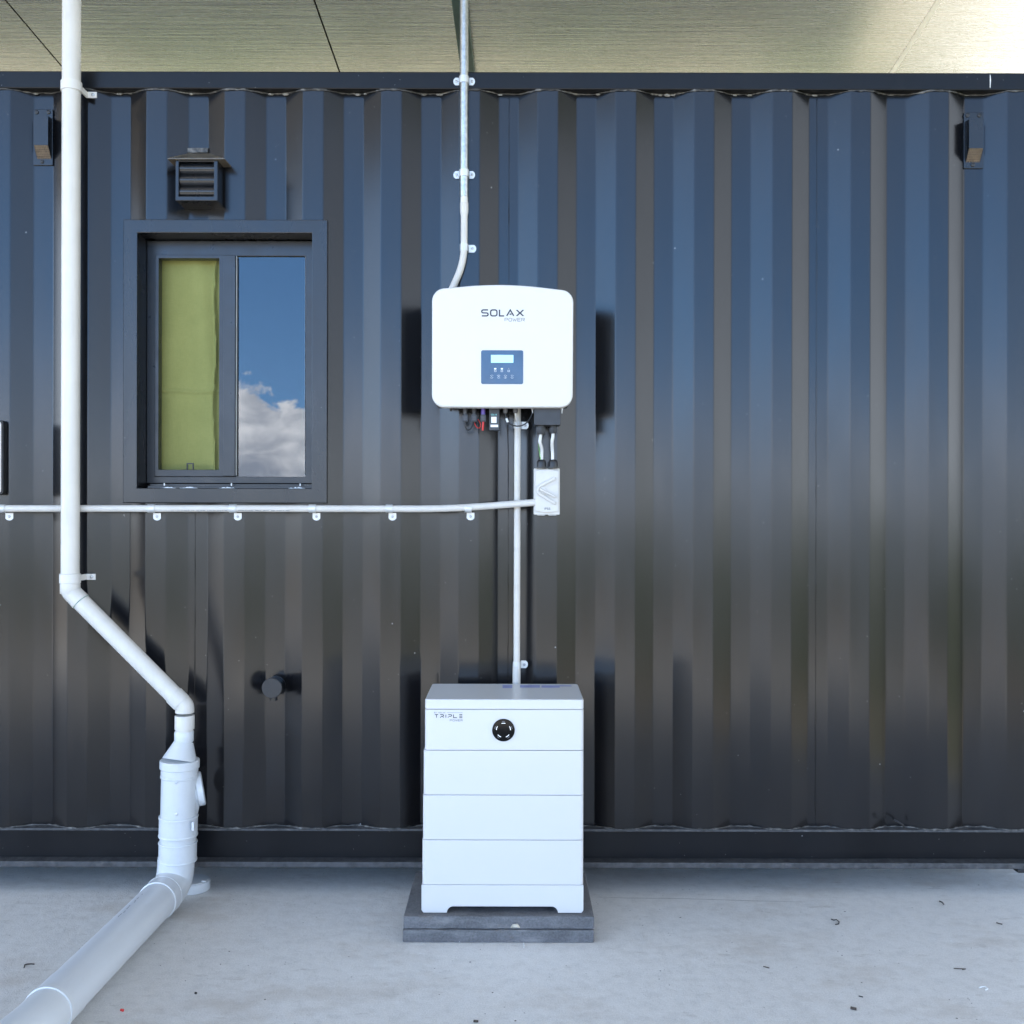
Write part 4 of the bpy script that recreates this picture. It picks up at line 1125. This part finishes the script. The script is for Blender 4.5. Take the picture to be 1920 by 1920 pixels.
# side branch with cap
s0, s1 = W(340, 1540, YV), W(372, 1474, YV + .005)
sd = (s1 - s0).normalized(); sd2 = Vector((.92, .30, .16)).normalized()
bq = W(352, 1484, YV + .03)
bp_ = arc_path([W(338, 1545, YV + .005), bq, bq + sd2 * .05], .04, 10)
MB().tube(bp_, [.050] * len(bp_), 36).build('side_branch', M['drain'], dp, smooth=50)
e_ = bq + sd2 * .030
MB().tube([e_, e_ + sd2 * .002, e_ + sd2 * .020, e_ + sd2 * .023], [.055, .0585, .0585, .054], 40).build('branch_cap', M['drain'], dp, smooth=40)
# foot elbow and drain along the floor
V0 = W(330.5, 1606, YV); G0 = Vector((-1.168, -.235, .0655)); G1 = Vector((-1.190, -.985, .0655))
bz = bez(V0, Vector((V0.x - .002, V0.y + .002, .075)), Vector((-1.160, -.10, .0655)), G0, 18)
MB().tube(bz, [RB + .0005] * len(bz), 44).build('foot_elbow', M['drain'], dp, smooth=50)
gd = (G1 - G0).normalized()
def gring(t0, t1, r, mat='drain', lip=.0015, name='collar'):
    a, b = G0 + gd * t0, G0 + gd * t1; MB().tube([a, a + gd * .001, b - gd * .001, b], [r - lip, r, r, r - lip], 48).build(name, M[mat], dp, smooth=40)
gring(-.05, .002, .0640, 'drain_pipe'); gring(-.055, -.049, .0650); gring(.0, .006, .0648)
MB().tube([G0, G1], .0610, 48).build('floor_pipe', M['drain_pipe'], dp, smooth=40)
LG = (G1 - G0).length
gring(LG - .105, LG - .0, .0628, 'drain_pipe'); gring(LG - .012, LG + .004, .0655)
E1 = G1 + gd * .06; E2 = E1 + Vector((-.022, -.17, -.0)); 
pth = arc_path([G1, E1 + gd * .02, E2], .08, 10)
MB().tube(pth, .0622, 48).build('floor_elbow', M['drain'], dp, smooth=50)
e3 = (E2 - (E1 + gd * .02)).normalized(); MB().tube([E2 - e3 * .03, E2 + e3 * .4], .0645, 48).build('floor_pipe', M['drain'], dp, smooth=40)
# pencil scratches on the floor pipe
m = MB()
for i in range(9):
    t = .10 + i * .022 + random.uniform(-.006, .006); a = R(100 + random.uniform(-3, 3))
    p = G0 + gd * t + Vector((math.cos(a) * .0613, 0, math.sin(a) * .0613)); q = p + gd * random.uniform(.008, .018)
    m.add([p + Vector((-.001, 0, 0)), p + Vector((.001, 0, 0)), q + Vector((.001, 0, 0)), q + Vector((-.001, 0, 0))], [(0, 1, 2, 3)])
m.build('scratch_mark', M['grey_ink'], dp)
# clamps
def pipe_clip(py_, ear_y):
    c = W(134.3 - py_ * .0026, py_, YD); wd = .034
    m = MB(); m.tube([c + Vector((0, 0, wd / 2)), c + Vector((0, 0, wd / 2 - .0015)), c + Vector((0, 0, -wd / 2 + .0015)), c + Vector((0, 0, -wd / 2))], [RS + .0008, RS + .0042, RS + .0042, RS + .0008], 36)
    cl = m.build('pipe_clip', M['white_coat'], dp, smooth=40)
    e0 = c.x + RS + .003; ez = W(150, ear_y, -.02).z
    MB().box(e0, e0 + .032, -.022, -.017, ez - .0105, ez + .0105).build('ear', M['white_coat'], cl, bevel=.001)
    MB().box(e0 - .006, e0 - .0003, YD + .01, -.017, ez - .010, ez + .010).build('bridge', M['white_coat'], cl)
    screw_at(Vector((e0 + .019, -.0221, ez)), cl, .0062)
pipe_clip(163, 178); pipe_clip(1084.5, 1081.5)
# loose cap on the floor
c = W(358, 1670, 0); d_ = 1923 * (1.349) / (1672 - 962) - CD
cx_, cy_ = (362.5 - 960) * (CD + .05) / F, .05
cap = thing('pipe_cap', (cx_, cy_, 0), 'loose round white plastic pipe cap lying on the floor behind the drain elbow', 'pipe cap')
MB().tube([(cx_, cy_, .001), (cx_, cy_, .003), (cx_, cy_, .030), (cx_, cy_, .033)], [.0600, .0615, .0615, .060], 44).build('cap_rim', M['drain'], cap, smooth=40)
MB().tube([(cx_, cy_, .0332), (cx_, cy_, .036)], [.0560, .0550], 44).build('cap_top', M['drain'], cap, smooth=40)
for dx, dy in ((-.02, .052), (.046, -.02)):
    MB().box(cx_ + dx - .008, cx_ + dx + .008, cy_ + dy - .003, cy_ + dy + .003, .0335, .039).build('grip', M['label'], cap, bevel=.001)

# ------------------------------------------------------------------ litter on the floor
def floor_pt(px_, py_, z=.0):
    d = (ZC - z) * F / (py_ - HOR); return Vector(((px_ - 960) * d / F, d - CD, z))
def curl(pts, r, mat, label, name='twig', cat='litter'):
    tag(MB().tube([floor_pt(a, b, r * 1.1 + .0004) for a, b in pts], r, 8).build(name, mat, smooth=60), label, cat)
curl([(1560, 1722), (1565, 1724), (1570, 1723), (1575, 1727), (1574, 1731), (1568, 1732)], .0017, M['black'], 'curled black scrap of wire on the floor right of the battery', 'wire_scrap')
curl([(1433, 1811), (1439, 1812.5), (1444, 1814)], .0016, M['litter'], 'thin dark twig on the right of the floor below the wire scrap')
curl([(1612, 1866), (1616, 1867), (1620, 1868)], .0015, M['black'], 'tiny dark splinter on the floor near the front right', 'splinter')
curl([(1597, 1888), (1602, 1889.5), (1608, 1890.5)], .0038, M['litter'], 'stubby brown chip of bark on the floor at the front right', 'bark_chip')
curl([(1838, 1850), (1843, 1848), (1850, 1848), (1854, 1852), (1850, 1854)], .0018, M['label'], 'small white plastic curl on the floor at the far right', 'plastic_curl')
curl([(1870, 1728), (1876, 1730), (1881, 1731)], .002, M['litter'], 'thin brown leaf stalk near the right edge of the floor', 'leaf_stalk')
curl([(1763, 1688), (1768, 1690), (1771, 1694)], .0022, M['litter'], 'dark crumb of leaf on the floor close to the container', 'leaf_crumb')
curl([(47, 1816), (48, 1811), (52, 1809.5), (60, 1809), (66, 1809.5)], .0018, M['litter'], 'bent dark twig on the floor left of the drain pipe')
curl([(228.5, 1895), (231, 1895.5), (233, 1896)], .0035, M['red'], 'small red crumb on the floor beside the drain pipe', 'red_crumb')
curl([(367, 1863), (368.5, 1863), (370, 1863.5)], .003, M['black'], 'small black pebble on the floor in front of the drain pipe', 'pebble')
curl([(1806, 1816), (1812, 1815), (1790, 1814)], .0016, M['litter'], 'dark seed with a fine stalk on the right of the floor', 'seed')
curl([(983, 1768), (985, 1773), (984, 1777)], .0016, M['label'], 'white shaving on the floor in front of the lower paver', 'plastic_shaving')
curl([(858, 1764.5), (861, 1765), (864, 1766)], .0022, M['label'], 'white crumb at the foot of the lower paver, left of the shaving', 'crumb')
curl([(890, 1914.5), (895, 1915), (899, 1915)], .0032, M['litter'], 'dark crumb on the floor at the bottom edge of the picture, centre', 'crumb')
curl([(1674, 1543), (1685, 1548), (1693, 1553), (1690, 1557)], .0022, M['black'], 'x', 'wire_scrap')
o = [x for x in bpy.data.objects if x.get('label') == 'x'][0]
bpy.data.objects.remove(o)
pts = [W(1676, 1537, -.004), W(1684, 1541, -.012), W(1692, 1546, -.014), W(1695, 1551, -.008)]
tag(MB().tube(pts, .0032, 8).build('wire_scrap', M['black'], smooth=60), 'bent black strip poking from the foot of the wall on the right', 'litter')
